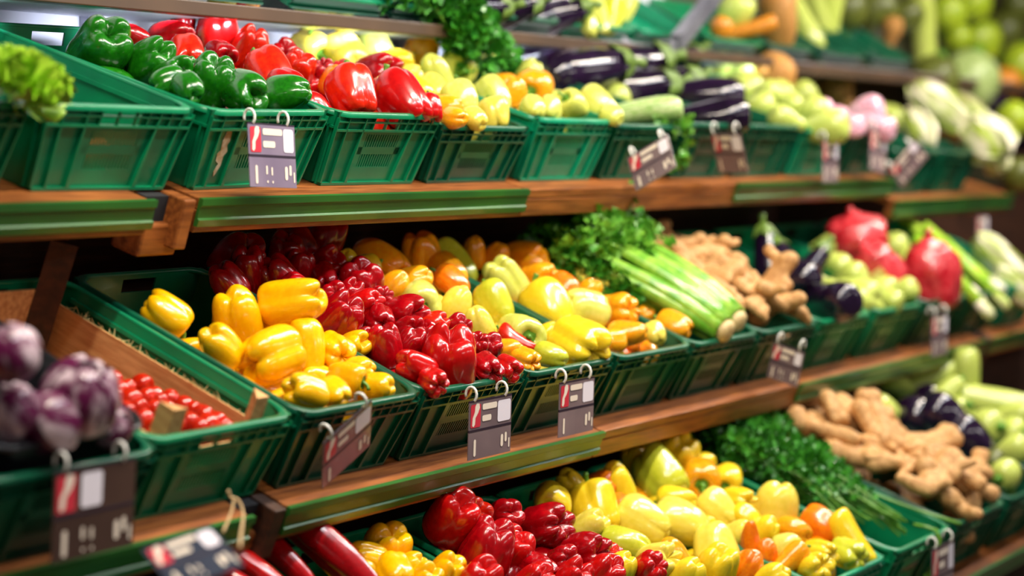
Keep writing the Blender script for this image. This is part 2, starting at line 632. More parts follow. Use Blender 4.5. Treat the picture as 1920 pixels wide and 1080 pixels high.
PROF = {
    # radius, height (0 blossom end, 1 shoulders); length; lobes; groove at top, middle, bottom; lobe overhang at the blossom end
    'bell': ([(0, .86), (.15, .855), (.32, .94), (.56, 1.0), (.82, .95), (.97, .80), (1.0, .62), (.97, .42), (.90, .22), (.77, .07), (.56, .0), (.34, .03), (.15, .10), (0, .13)], 1.10, 4, (.27, .16, .55), .15),
    'block': ([(0, .84), (.15, .83), (.32, .93), (.58, 1.0), (.86, .96), (1.0, .82), (1.0, .60), (.99, .36), (.93, .16), (.78, .03), (.56, .0), (.33, .05), (.14, .13), (0, .16)], .98, 4, (.30, .19, .60), .19),
    'pale': ([(0, .89), (.15, .885), (.32, .95), (.56, 1.0), (.82, .95), (.98, .82), (1.0, .67), (.95, .48), (.85, .29), (.69, .13), (.48, .03), (.28, .0), (.12, .015), (0, .03)], 1.22, 3, (.18, .09, .22), .06),
    'plump': ([(0, .87), (.16, .865), (.34, .95), (.60, 1.0), (.86, .94), (1.0, .78), (1.0, .60), (.95, .38), (.84, .20), (.66, .07), (.45, .0), (.26, .01), (.11, .05), (0, .07)], 1.06, 3, (.20, .12, .34), .09),
    'long': ([(0, .94), (.18, .935), (.38, .975), (.62, 1.0), (.86, .96), (.99, .87), (1.0, .74), (.92, .55), (.80, .37), (.65, .20), (.46, .07), (.27, .01), (.1, .0), (0, .005)], 1.95, 3, (.14, .07, .12), .02),
    'chilli': ([(0, .985), (.2, .98), (.5, 1.0), (.8, .985), (.95, .94), (1.0, .85), (.96, .70), (.86, .52), (.72, .34), (.54, .18), (.34, .07), (.16, .015), (.06, 0), (0, 0)], 4.6, 3, (.08, .05, .03), .0),
}
BUMPY = {'knob': ('block', 6, (.20, .16, .60), .22)}


def pepper_geo(kind, seed, nt=30, na=44):
    rnd = random.Random(seed)
    if kind in BUMPY:
        base, lobes, (g0, g1, g2), ext = BUMPY[kind]
        prof, ln = PROF[base][0], PROF[base][1]
    else:
        prof, ln, lobes, (g0, g1, g2), ext = PROF[kind]
    if kind in ('bell', 'block') and rnd.random() < .35:
        lobes = 3
    ln *= rnd.uniform(.93, 1.08)
    pr = catmull(prof, nt)
    ph = [rnd.uniform(0, 6.28) for _ in range(8)]
    bend = rnd.uniform(-.10, .10) if kind not in ('long', 'chilli') else rnd.uniform(.12, .28)
    b = MB()
    rows = []
    for i, (r, z) in enumerate(pr):
        t = i / (nt - 1)
        d = np.interp(t, [0, .25, .45, .6, .78, .93, 1], [0, g0, g1 * .8, g1, g2 * .8, g2, .0])
        wb = np.interp(t, [0, .55, .8, .95, 1], [0, 0, 1, .7, 0])
        row = []
        for k in range(na):
            th = 2 * math.pi * k / na
            th2 = th + .12 * math.sin(th + ph[0]) + .10 * math.sin(2 * th + ph[1])
            g = abs(math.cos(lobes * th2 / 2 + ph[2])) ** .55
            amp = 1 + .06 * math.sin(th + ph[3]) + .05 * math.sin(2 * th + ph[4])
            if kind == 'knob':
                g2nd = abs(math.cos(2.6 * t * math.pi + ph[5])) ** .6
                amp *= 1 - .10 * (1 - g2nd)
            rr = max(r, 0) * (1 - d * (1 - g)) * amp
            zz = z - wb * ext * (g - .55) * (1 + .5 * math.sin(th + ph[6]))
            zc = (zz - .5) * ln
            x, y = rr * .5 * math.cos(th), rr * .5 * math.sin(th)
            x += bend * (zc / ln * 2) ** 2 * .5 * (ln ** .5)
            q = noise.noise(Vector((x * 2.2 + seed, y * 2.2, zc * 1.6))) * .030
            s = 1 + q * 2
            row.append((x * s, y * s, zc))
        rows.append(row)
    b.grid(rows, wrap=True)
    # green stem with its ragged collar
    s = MB()
    top = pr[0][1] - .5
    z0 = top * ln
    xb = bend * (top * 2) ** 2 * .5 * (ln ** .5)
    nr = 20
    sc = {'chilli': 1.5, 'long': 1.1}.get(kind, 1.0)
    rr = [[], [], []]
    for k in range(nr):
        th = 2 * math.pi * k / nr
        w = 1 + .28 * math.sin(5 * th + ph[5])
        rr[0].append((xb + .225 * sc * w * math.cos(th), .225 * sc * w * math.sin(th), z0 + .055 + (.05 if kind not in ('chilli',) else -.03)))
        rr[1].append((xb + .14 * sc * math.cos(th), .14 * sc * math.sin(th), z0 + .075))
        rr[2].append((xb + .075 * sc * math.cos(th), .075 * sc * math.sin(th), z0 + .10))
    cal = MB()
    cal.grid(rr, wrap=True)
    a = rnd.uniform(0, 6.28)
    hl = rnd.uniform(.20, .36) * (1.5 if kind == 'chilli' else 1)
    cx, cy = math.cos(a) * .10, math.sin(a) * .10
    pts = catmull([(xb, 0, z0 + .05), (xb + cx * .2, cy * .2, z0 + .05 + hl * .45), (xb + cx * .8, cy * .8, z0 + .05 + hl * .8), (xb + cx * 1.7, cy * 1.7, z0 + .05 + hl)], 7)
    s.tube(pts, [.075 * sc, .058 * sc, .05 * sc, .047 * sc, .047 * sc, .052 * sc, .064 * sc], 9)
    return b, s, cal


PC = {  # colour name: (a, b, word)
    'red': ((206, 16, 14), (178, 6, 10), 'bright red'),
    'dred': ((178, 5, 18), (146, 2, 12), 'deep crimson'),
    'ored': ((222, 44, 12), (200, 22, 8), 'orange-red'),
    'orange': ((248, 140, 16), (240, 108, 10), 'orange'),
    'oyel': ((250, 176, 24), (246, 150, 14), 'orange-yellow'),
    'yel': ((252, 196, 8), (248, 178, 2), 'deep yellow'),
    'lyel': ((246, 214, 44), (238, 200, 30), 'light yellow'),
    'pyel': ((242, 222, 96), (232, 212, 70), 'pale yellow'),
    'pgrn': ((222, 224, 110), (206, 212, 84), 'pale green-yellow'),
    'lgrn': ((206, 208, 60), (190, 196, 40), 'lime yellow'),
    'green': ((30, 120, 14), (16, 92, 10), 'green'),
    'chil': ((190, 8, 16), (156, 2, 12), 'dark red'),
}


def pepper_mat(c):
    a, b2, _ = PC[c]
    return mat('pepper_' + c, srgb(*a), srgb(*b2), scale=9, rough=0.22, coat=0.45, lo=.3, hi=.7, vary=0.07, sss=0.0)


STEM = mat('pepper_stem', srgb(108, 160, 44), srgb(70, 124, 26), scale=40, rough=0.5, vary=0.1)
_pg, _pm = {}, {}
NVAR = {'bell': 5, 'block': 5, 'pale': 5, 'plump': 4, 'long': 4, 'knob': 4, 'chilli': 3}


def pepper_meshes(kind, var, c):
    k = (kind, var)
    if k not in _pg:
        b, s, cal = pepper_geo(kind, var * 13 + sum(map(ord, kind)))
        _pg[k] = (b, (s.mesh('stem', STEM, True), cal.mesh('calyx', STEM, True)))
    k2 = (kind, var, c)
    if k2 not in _pm:
        _pm[k2] = _pg[k][0].mesh('pepper_body', pepper_mat(c), True)
    return _pm[k2], _pg[k][1]


PR = random.Random(11)


def put_pepper(r, body, stem):
    link('pepper_body', body, r)
    link('calyx', stem[1], link('stem', stem[0], r))


def axis_matrix(axis, roll):
    """rotation that takes -Z (the blossom end) to axis"""
    q = Vector((0, 0, -1)).rotation_difference(axis)
    return q.to_matrix() @ Matrix.Rotation(roll, 3, 'Z')


def view_dir(ang, toward):
    a, t = R(ang), R(toward)
    return (RIGHT * math.cos(a) + UP * math.sin(a)) * math.cos(t) - FWD * math.sin(t)


def on_pile(cr, px, py, z0, k):
    """where the sight line through the pixel meets the heap surface z = z0 + k*y of a crate (crate coordinates)"""
    c = CRATES[cr]
    o = c['inv'] @ CAM_P
    d = (c['inv'].to_3x3()) @ ray(px, py)
    den = d.z - k * d.y
    t = (z0 + k * o.y - o.z) / den
    return o + d * t


def words_for(cr, loc):
    c = CRATES[cr]
    y, x = loc.y / c['D'], loc.x / (c['W'] / 2)
    a = 'front' if y < .3 else ('middle' if y < .62 else 'back')
    s = 'left' if x < -.3 else ('right' if x > .3 else 'centre')
    return a + ' ' + s


FILL = []
ITEMS = []           # (object, crate, px, py, base label) for telling look-alikes apart afterwards


def item_place(cr, px, py, wpx, z0, k, lift=0.0, yclip=True):
    c = CRATES[cr]
    loc = on_pile(cr, px, py, z0, k)
    if yclip:
        lo, hi = (0.07 if cr in ('u0', 'u1') else -0.01), c['D'] + 0.02
        if not lo <= loc.y <= hi:
            # slide along the sight line to the nearer wall
            o = c['inv'] @ CAM_P
            d = loc - o
            t = ((lo if loc.y < lo else hi) - o.y) / d.y
            loc = o + d * t
    W = c['M'] @ loc
    depth = (W - CAM_P).dot(FWD)
    return loc, W, wpx * depth / F_PX


def settle(cr, px, py, wpx, z0, k, wmin=0.0, clamp=True):
    """place on the heap, handing the item to the neighbouring crate when it lies beyond the rim"""
    for _ in range(3):
        loc, W, w = item_place(cr, px, py, wpx, z0, k)
        c = CRATES[cr]
        step = 1 if loc.x > c['W'] / 2 else (-1 if loc.x < -c['W'] / 2 else 0)
        nb = cr[0] + str(int(cr[1:]) + step)
        if not clamp or not step or nb not in CRATES or nb == 't1':
            break
        cr = nb
    w = max(w, wmin)
    if clamp:
        lim = c['W'] / 2 - .34 * w
        loc.x = max(-lim, min(lim, loc.x))
        W = c['M'] @ loc
    return cr, loc, W, w


def pepper(cr, px, py, wpx, c, kind, ang=90, toward=30, z0=.15, k=0.1, var=None, where=None, group=None):
    cr, loc, W, w = settle(cr, px, py, wpx, z0, k, .055 if kind in ('bell', 'block', 'pale', 'plump', 'knob') else 0, kind != 'chilli')
    var = PR.randrange(NVAR[kind]) if var is None else var
    body, stem = pepper_meshes(kind, var, c)
    M = Matrix.Translation(W) @ (axis_matrix(view_dir(ang, toward), PR.uniform(0, 6.28)).to_4x4()) @ Matrix.Diagonal((w, w, w, 1))
    name = 'chilli_pepper' if kind == 'chilli' else 'bell_pepper'
    pose = 'stem facing out' if toward < -35 else ('lobed end facing out' if toward > 38 else 'on its side')
    shape = {'bell': 'blocky', 'block': 'squat lobed', 'pale': 'tapered', 'plump': 'plump', 'long': 'long pointed', 'knob': 'knobbly', 'chilli': 'long thin'}[kind]
    lab = '%s %s %s, %s' % (PC[c][2], shape, 'chilli' if kind == 'chilli' else 'pepper', pose)
    r = thing(name, lab, 'chilli' if kind == 'chilli' else 'pepper', M, group or GROUPS[cr])
    put_pepper(r, body, stem)
    ITEMS.append((r, cr, px, py, lab, where or words_for(cr, loc)))
    return r


CRATE_WORDS = {
    't2': 'green pepper crate', 't3': 'top red crate', 't4': 'top pale crate', 't5': 'bright green top crate', 't6': 'top squash crate', 't7': 'top aubergine crate',
    't8': 'dark squash crate', 't9': 'teal squash crate', 't10': 'top pink crate', 't11': 'cabbage crate', 't12': 'shelf end crate',
    'm2': 'middle yellow crate', 'm3': 'middle red crate', 'm4': 'middle pale crate', 'm5': 'middle orange crate', 'm7': 'middle ginger crate', 'm8': 'middle aubergine crate', 'm9': 'middle squash crate',
    'm10': 'red bag crate', 'm11': 'leek crate', 'm12': 'long cabbage crate', 'm0': 'radicchio crate', 'm1': 'tomato crate',
    'b0': 'chilli crate', 'b1': 'lowest yellow crate', 'b2': 'lowest red crate', 'b3': 'lowest pale crate', 'b4': 'lowest orange crate', 'b6': 'lowest ginger crate', 'b7': 'lowest aubergine crate', 'b8': 'lowest squash crate',
    'u0': 'upper yellow tray', 'u1': 'upper pale tray', 'u3': 'upper aubergine tray', 'u4': 'upper pointed pepper tray', 'u6': 'upper root tray', 'u7': 'upper gourd tray', 'u8': 'upper brown tray', 'u9': 'upper pomelo tray', 't0': 'lettuce crate', 't1': 'empty crate', 'm6': 'celery crate', 'b5': 'parsley crate', 'u2': 'upper parsley tray', 'u5': 'empty tray',
}
GROUPS = {k: 'produce in the ' + v for k, v in CRATE_WORDS.items()}


def fillers(cr, c_list, kinds, nx, ny, z=.07, w=.085, y0=.06, y1=.55):
    """the half-buried layer below the visible heap"""
    c = CRATES[cr]
    lab = 'pepper half buried under the heap in the ' + CRATE_WORDS[cr]
    for i in range(nx):
        for j in range(ny):
            kind = PR.choice(kinds)
            col = PR.choice(c_list)
            body, stem = pepper_meshes(kind, PR.randrange(NVAR[kind]), col)
            loc = Vector(((i + .5) / nx * (c['W'] - .07) - (c['W'] - .07) / 2 + PR.uniform(-.008, .008), y0 + (y1 - y0) * (j + .5) / ny + PR.uniform(-.01, .01), z + PR.uniform(-.012, .012)))
            ax = Vector((PR.uniform(-1, 1), PR.uniform(-1, 1), PR.uniform(-.2, 1))).normalized()
            s = w * PR.uniform(.9, 1.08)
            r = thing('bell_pepper', lab, 'pepper', c['M'] @ Matrix.Translation(loc) @ axis_matrix(ax, PR.uniform(0, 6)).to_4x4() @ Matrix.Diagonal((s, s, s, 1)), GROUPS[cr])
            put_pepper(r, body, stem)
            FILL.append((r, cr, 'half buried %s pepper' % PC[col][2]))
# ------------------------------------------------------------------ the visible peppers: pixel, width in pixels, colour, shape, direction of the blossom end (angle in view, degrees towards viewer)
def heap(cr, z0, k, rows):
    for ln in rows.strip().split('\n'):
        f = ln.split()
        pepper(cr, float(f[0]), float(f[1]), float(f[2]) * 1.10, f[3], f[4], float(f[5]), float(f[6]), float(f[7]) if len(f) > 7 else z0, k)


heap('t2', .175, 0, """
187 95 104 green block 45 40
277 115 78 green bell 30 42
326 140 62 green block 20 50
276 158 55 green bell 200 25
322 168 58 green plump -40 50
402 155 84 green block 60 35
452 172 76 green block -20 52
563 177 66 green pale 8 18
358 135 44 green plump 60 20
500 168 50 green plump 120 20 .13
240 150 70 green bell 100 20 .11
""")
heap('t3', .178, 0, """
305 76 70 dred bell 15 22
345 54 48 dred block 80 20
394 66 78 red bell 95 28
362 104 62 ored block -70 52
415 104 54 dred block -30 62
249 70 30 dred plump 150 30
466 92 64 ored bell 60 30
487 138 78 ored bell -60 32
536 106 48 dred block 90 40
557 131 58 ored block 70 45
527 160 58 red plump -20 35
606 136 42 dred knob 90 40
625 152 44 orange plump 60 30
645 140 44 red plump 110 25
660 176 84 ored bell -72 24
708 134 72 dred block 10 42
722 172 46 red bell -30 40
762 192 88 red bell -55 28
800 200 40 red bell -70 20
575 172 50 red bell 30 20 .13
440 130 60 red bell 30 20 .12
690 195 60 red bell -60 10 .13
""")
heap('t4', .160, 0, """
590 94 66 pyel plump 150 -42
640 108 76 pyel bell -50 26
684 82 62 pgrn pale 110 14
742 116 44 lyel pale 0 14
794 94 62 oyel bell 60 24
843 98 56 pgrn pale 70 18
866 130 66 pgrn plump 110 -72
815 146 62 pgrn pale 100 30
908 132 34 lyel plump 20 30
940 160 46 oyel plump 10 28
768 142 42 pyel plump 20 30
816 168 52 pyel pale -40 30
782 172 50 lyel pale -30 24
866 188 60 pgrn pale -68 26
926 184 62 pgrn plump -60 22
929 212 52 pyel bell -76 14
840 200 30 oyel pale 4 20
852 222 32 oyel plump -10 45
890 224 42 pyel plump -40 38
600 130 50 pyel plump 60 20 .11
720 150 55 lyel plump 60 20 .11
""")
heap('t5', .178, 0, """
1016 166 76 oyel plump 60 -72
964 172 46 oyel plump 90 20
1000 204 42 pgrn plump -60 38
1033 206 42 pgrn plump -90 36
1076 198 50 pgrn plump -40 -40
1118 200 62 pgrn pale -36 20
1152 216 32 pgrn plump -30 30
990 140 50 pgrn plump 60 20
1080 240 40 pyel plump -30 40 .10
1050 190 44 pgrn pale 0 20 .14
925 130 50 pgrn plump 60 20 .15
""")
heap('m2', .165, 0, """
313 592 74 yel bell 138 12
446 602 84 yel block 95 24
412 650 72 yel bell 120 40
549 578 92 yel bell 8 20 .215
652 642 50 yel block 20 46
676 692 46 yel plump 10 30
500 612 60 yel plump 80 30 .15
508 668 98 yel block 200 48
588 660 58 yel long -82 12
560 625 62 yel plump 40 40
634 660 66 yel knob -20 52
572 736 66 yel block 160 40
628 737 52 yel plump -30 44
650 708 56 yel pale 165 -18
712 728 52 yel plump 10 34
470 640 60 yel plump 150 30 .12
600 715 60 yel bell 150 30 .12
545 690 70 yel bell 150 30 .11
430 590 60 yel plump 80 20 .12
""")
heap('m3', .178, 0, """
642 612 82 dred bell 52 28
626 562 54 dred block 70 46
680 574 60 red bell 30 34
712 562 46 dred knob 40 52
708 594 48 dred block -60 62
760 590 72 dred block 10 50
722 650 64 dred bell 94 20
768 622 52 dred block 30 52
772 652 56 dred bell 60 28
814 612 54 ored plump 40 28
861 620 52 dred bell 60 32
806 632 44 dred bell 120 30
838 682 108 red block 84 30
780 690 62 red bell 150 40
813 716 50 red knob -30 58
910 656 52 dred block 60 46
915 690 54 dred knob -40 58
951 690 44 red block -20 48
888 656 40 dred knob 60 50
692 532 76 dred block 80 34
600 452 78 dred bell 60 22
556 462 66 dred bell 110 20
505 522 76 dred bell 120 30
560 502 56 dred bell 70 20
620 496 62 dred block 30 42
642 522 44 dred block 10 52
600 518 50 dred bell -60 52
430 476 84 dred block 40 30
478 512 70 dred bell 90 30
520 474 70 dred bell 80 30
452 530 66 dred bell 120 25
560 560 70 dred bell 120 25
590 590 60 dred bell 120 25 .15
660 560 50 dred bell 60 35
665 660 70 dred bell 60 28 .13
860 690 60 red bell 60 28 .13
""")
heap('m4', .172, 0, """
700 484 80 oyel bell -20 22
666 506 56 lyel plump 200 34
640 486 40 lyel plump 90 30
796 484 72 oyel bell 100 24
858 492 48 lgrn long -42 14
845 508 58 oyel pale -40 22
886 472 46 oyel pale 90 20
930 486 48 oyel pale 70 20
774 528 58 oyel plump 20 24
848 530 52 orange pale -36 22
786 567 76 pgrn plump 100 -70
852 575 58 pyel pale 70 24
898 608 50 pyel pale 108 20
930 570 66 lgrn pale -62 22
948 528 74 pgrn bell 120 30
1016 582 86 lyel pale -58 26
1092 578 74 pgrn plump 160 42
972 628 76 pgrn plump 160 -62
1096 644 92 lyel knob -30 44
1048 676 48 lgrn pale -18 22
952 657 40 oyel pale 10 22
968 640 36 ored long -28 20
996 682 46 oyel knob -20 46
1030 636 52 lyel plump 60 30 .15
1000 486 68 oyel bell 10 26
1014 524 58 oyel knob 10 40
1054 540 46 orange plump -30 30
1092 530 54 pyel plump -30 28
735 540 56 oyel plump 40 30
820 610 56 lyel plump 60 30 .12
1055 560 46 lyel plump 60 30 .14
880 650 50 lyel plump 60 30 .12
1060 610 50 pyel plump 20 30 .14
""")
heap('m5', .168, 0, """
1112 550 42 oyel plump 60 28
1161 583 62 oyel knob 10 46
1176 624 50 oyel pale 4 18
1256 613 52 oyel plump -18 24
1228 626 34 pyel plump -60 36
1205 596 40 oyel plump 40 28 .14
1150 640 40 oyel plump 170 28 .15
1228 664 30 oyel plump -60 40 .10
1060 505 50 oyel plump 40 28
1190 560 46 oyel plump 40 28 .12
""")
heap('b1', .178, 0, """
728 1030 84 yel block 75 34
694 1052 64 yel bell 150 40
770 1066 52 yel plump 40 32
842 1076 66 yel bell 60 38
735 1075 66 yel knob -60 52
800 1090 60 yel bell 60 38
670 1085 60 yel bell 60 38
""")
heap('b2', .182, 0, """
838 986 92 red block 60 40 .225
885 966 62 ored block 40 50 .215
946 968 58 dred block 40 50 .21
893 1030 100 dred bell 64 22 .20
950 1012 56 red block 30 54
1022 990 86 dred knob 20 46
968 1042 72 red bell 60 32
1004 1062 58 dred knob -20 54
1054 1052 58 dred knob 30 56
1100 1042 78 dred knob 20 48
1143 1040 44 ored plump 30 30
1198 1070 62 red knob 40 46
1130 1080 74 red bell 50 30
1072 1090 70 red bell 50 30
915 1090 80 red bell 80 30
820 1060 70 dred bell 80 20 .12
1000 1095 70 red bell 50 30
""")
heap('b3', .178, 0, """
1032 944 70 lyel plump 70 -74
1072 918 54 lyel bell 120 16
1116 952 82 lyel block -72 30
1143 914 54 orange plump 30 34
1164 946 38 orange plump -30 40
1090 996 58 pyel bell 40 26
1166 1026 66 lgrn pale -8 18
1205 976 78 pyel pale -28 16
1290 974 82 pyel plump -22 14
1115 1000 54 lyel plump 60 25 .15
1265 1042 54 oyel pale 112 16
1230 1056 68 pyel knob 30 44
1180 1070 60 lyel plump 60 25
1060 960 54 lyel plump 60 25 .13
1290 1080 60 lyel plump 60 25
""")
heap('b4', .178, 0, """
1166 908 70 lyel bell 110 24
1238 898 84 lgrn bell 124 -28
1176 854 52 lyel bell 100 22
1207 850 48 lgrn bell 80 20
1262 850 78 lyel block 60 30
1310 862 44 lyel plump 10 32
1317 898 70 oyel plump 80 -70
1371 896 60 lyel plump 60 -66
1269 938 54 lyel pale 4 18
1347 954 60 pyel pale -46 22
1384 940 50 lyel knob 0 44
1406 976 52 lyel plump -40 28
1460 950 76 pyel plump 82 16
1344 1026 78 pyel plump 100 -24
1346 1064 72 lyel block 80 32
1403 1022 38 orange long 96 16
1428 1034 40 orange plump 90 20
1414 1068 56 orange plump 60 26
1386 1002 46 pyel plump 40 32
1486 996 50 oyel bell -12 26
1543 980 58 orange bell -30 28
1474 1020 42 pgrn pale 20 18
1482 1054 42 oyel long 218 14
1537 1040 56 lyel knob 10 44
1592 1038 58 lgrn knob -20 52
1606 1008 52 lyel long -52 16
1526 1068 60 lyel knob 30 52
1430 990 46 lyel plump 40 30
1510 988 44 oyel plump 30 30 .15
1400 1050 46 lyel plump 40 30 .14
1310 1000 56 lyel plump 40 30 .13
1440 1080 56 lyel plump 40 30
1235 950 60 lyel plump 60 25 .12
""")
heap('b0', .225, 0, """
528 1040 54 chil chilli -40 14
604 1032 56 chil chilli -44 14
478 1066 52 red chilli -32 12
672 1072 52 dred chilli -44 12
425 1082 44 chil chilli -24 12
""")
heap('u0', .015, 0, """
420 2 52 lyel plump 60 30
458 4 50 oyel plump 20 30
490 6 44 ored plump 20 30
440 -10 50 red plump 20 30
""")
heap('u1', .015, 0, """
580 14 58 pgrn plump 100 30
635 16 56 pgrn knob 30 40
610 0 50 lyel plump 60 30
""")
heap('u4', .06, .1, """
1120 25 44 pgrn long -70 26
1148 30 42 lgrn long -100 24
1105 50 30 pgrn pale -80 30
1168 20 40 pgrn long -110 20
""")
fillers('t2', ['green'], ['bell', 'plump'], 3, 3, z=.10, w=.10)
fillers('t3', ['red', 'dred', 'ored'], ['bell', 'block'], 3, 4, z=.105, w=.10)
fillers('t4', ['pyel', 'pgrn', 'oyel'], ['plump', 'pale'], 3, 3, z=.085, w=.10)
fillers('t5', ['pgrn', 'pyel'], ['plump', 'pale'], 3, 3, z=.10, w=.10)
fillers('m2', ['yel'], ['bell', 'plump'], 3, 3, z=.085, y0=.04, y1=.42, w=.10)
fillers('m3', ['red', 'dred'], ['bell', 'block'], 3, 4, z=.10, w=.10)
fillers('m4', ['pyel', 'lyel', 'oyel'], ['plump', 'pale'], 3, 4, z=.095, w=.10)
fillers('m5', ['oyel', 'orange', 'lyel'], ['plump', 'pale'], 3, 3, z=.09, w=.10)
fillers('b1', ['yel'], ['bell', 'plump'], 3, 2, z=.10, y0=.3, y1=.62, w=.10)
fillers('b2', ['red', 'dred'], ['bell', 'block'], 3, 3, z=.10, y0=.2, y1=.62, w=.10)
fillers('b3', ['pyel', 'lyel'], ['plump', 'pale'], 3, 4, z=.10, y1=.62, w=.10)
fillers('b4', ['pyel', 'lyel', 'oyel'], ['plump', 'pale'], 3, 4, z=.10, y1=.62, w=.10)
# ------------------------------------------------------------------ other produce
VEG = {
    'egg': mat('aubergine_skin', srgb(34, 16, 44), srgb(22, 10, 30), scale=6, rough=0.16, coat=0.6, vary=0.2),
    'eggcal': mat('aubergine_collar', srgb(112, 140, 50), srgb(80, 108, 36), scale=20, rough=0.5),
    'squash': mat('pale_squash_skin', srgb(206, 214, 112), srgb(176, 196, 78), scale=16, rough=0.3, coat=0.25, vary=0.08),
    'stripe': mat('striped_squash_skin', srgb(224, 232, 176), srgb(112, 172, 44), scale=14, rough=0.3, coat=0.2, stretch=(1.6, 1.6, .25)),
    'tan': mat('tan_root_skin', srgb(206, 150, 76), srgb(168, 110, 46), scale=18, rough=0.6, bump=.5, bscale=40, vary=0.1),
    'amber': mat('amber_gourd_skin', srgb(230, 150, 40), srgb(200, 116, 24), scale=8, rough=0.4, coat=.2),
    'melon': mat('melon_skin', srgb(176, 192, 128), srgb(140, 164, 84), scale=10, rough=0.4, coat=.15, vary=.06),
    'pomelo': mat('pomelo_skin', srgb(176, 194, 40), srgb(140, 168, 30), scale=6, rough=0.42, coat=.15, vary=.08),
    'olive': mat('olive_melon_skin', srgb(98, 104, 34), srgb(74, 82, 22), scale=6, rough=0.45, coat=.15),
    'pink': mat('pink_wrapped_skin', srgb(244, 214, 226), srgb(232, 130, 160), scale=10, rough=0.25, coat=.5),
    'napa': mat('white_cabbage_leaf', srgb(250, 240, 214), srgb(170, 190, 70), scale=22, rough=0.45, stretch=(1, 1, .35), lo=.40, hi=.60),
    'ginger': mat('ginger_skin', srgb(216, 168, 108), srgb(182, 130, 74), scale=14, rough=0.62, bump=.5, bscale=50, vary=.08),
    'celery': mat('celery_stalk', srgb(156, 200, 70), srgb(96, 164, 34), scale=10, rough=0.3, coat=.25, stretch=(3, 3, .5)),
    'celbase': mat('celery_butt', srgb(222, 206, 150), srgb(176, 130, 76), scale=24, rough=0.5),
    'leaf': mat('parsley_leaf', srgb(74, 158, 42), srgb(36, 114, 28), scale=30, rough=0.42, vary=.1, coat=.15),
    'leafl': mat('celery_leaf', srgb(120, 176, 52), srgb(64, 136, 34), scale=30, rough=0.42, coat=.15),
    'lett': mat('lettuce_leaf', srgb(196, 228, 74), srgb(140, 198, 36), scale=22, rough=0.4, coat=.2),
    'stalk': mat('parsley_stalk', srgb(110, 160, 52), srgb(70, 128, 32), scale=20, rough=0.4),
    'rad': mat('radicchio_leaf', srgb(232, 208, 216), srgb(96, 16, 66), scale=11, rough=0.32, coat=.3, stretch=(2.6, 2.6, .6), lo=.36, hi=.52, detail=4),
    'tomato': mat('tomato_skin', srgb(212, 46, 10), srgb(182, 20, 6), scale=12, rough=0.2, coat=.4, vary=.12),
    'net': mat('red_net_bag', srgb(186, 14, 34), srgb(222, 70, 76), scale=9, rough=0.2, coat=.8, bump=.5, bscale=30),
}

RND = random.Random(5)


def lathe_geo(prof, ln, n=14, na=22, seed=0, ribs=0, rib=.0, wob=.03, bend=0.0):
    b = MB()
    rows = []
    for r, z in catmull(prof, n):
        row = []
        for k in range(na):
            th = 2 * math.pi * k / na
            f = 1 - (rib * (1 - abs(math.cos(ribs * th / 2)) ** .6) if ribs else 0)
            x, y, zc = max(r, 0) * .5 * f * math.cos(th), max(r, 0) * .5 * f * math.sin(th), (z - .5) * ln
            q = 1 + wob * noise.noise(Vector((x * 2 + seed * 3.1, y * 2, zc * 1.5))) * 2
            row.append((x * q + bend * (2 * zc / ln) ** 2, y * q, zc))
        rows.append(row)
    b.grid(rows, wrap=True)
    return b


def cap_stem(z, r, sc, seed, lobes=5):
    s = MB()
    rows = [[], [], []]
    for k in range(20):
        th = 2 * math.pi * k / 20
        w = 1 + .35 * math.sin(lobes * th)
        rows[0].append((r * 1.04 * w * math.cos(th) * .8, r * 1.04 * w * math.sin(th) * .8, z - .26 * sc * w))
        rows[1].append((r * .66 * math.cos(th), r * .66 * math.sin(th), z + .0 * sc))
        rows[2].append((r * .26 * math.cos(th), r * .26 * math.sin(th), z + .10 * sc))
    s.grid(rows, wrap=True)
    s.tube([(0, 0, z + .05 * sc), (.03, .02, z + .22 * sc), (.10, .04, z + .36 * sc)], [.11 * sc, .09 * sc, .10 * sc], 8)
    return s


PF = {
    'egg': [(0, 1.0), (.28, .99), (.50, .93), (.62, .82), (.76, .66), (.92, .46), (1.0, .29), (.94, .13), (.70, .03), (.36, .0), (0, 0)],
    'zuc': [(0, 1.0), (.34, .995), (.62, .97), (.78, .90), (.86, .75), (.94, .5), (1.0, .26), (.94, .10), (.70, .02), (.35, 0), (0, 0)],
    'sph': [(0, .96), (.20, .97), (.50, .95), (.80, .82), (.97, .63), (1.0, .48), (.94, .29), (.76, .12), (.46, .02), (.2, 0), (0, .01)],
    'pear': [(0, 1.0), (.26, .99), (.48, .92), (.60, .80), (.74, .65), (.93, .47), (1.0, .31), (.93, .15), (.70, .04), (.38, 0), (0, .02)],
}
_veg = {}


def veg_mesh(shape, skin, var):
    k = (shape, skin, var)
    if k not in _veg:
        ln = {'egg': 2.1, 'zuc': 3.1, 'sph': .98, 'pear': 1.5}[shape] * (1 + .06 * (var - 1))
        g = lathe_geo(PF[shape], ln, 18, 28, seed=var * 7 + 3, ribs={'zuc': 8, 'sph': 9 if skin in ('amber', 'olive') else 0}.get(shape, 0), rib=.05, wob=.12 if skin in ('tan', 'pink') else .04, bend=(.10 if shape in ('zuc', 'egg') else .02) * (var - 1))
        st = None
        z = .5 * ln
        if skin == 'egg':
            st = cap_stem(z - .02, .38, 1.0, var).mesh('collar', VEG['eggcal'], True)
        elif skin in ('squash', 'stripe', 'melon', 'pomelo', 'amber', 'olive'):
            m = MB()
            m.tube([(0, 0, z * .93), (.01, 0, z + .05), (.03, .01, z + .12)], [.17, .10, .12], 8)
            st = m.mesh('stem_stub', STEM, True)
        _veg[k] = (g.mesh('skin', VEG[skin], True), st)
    return _veg[k]


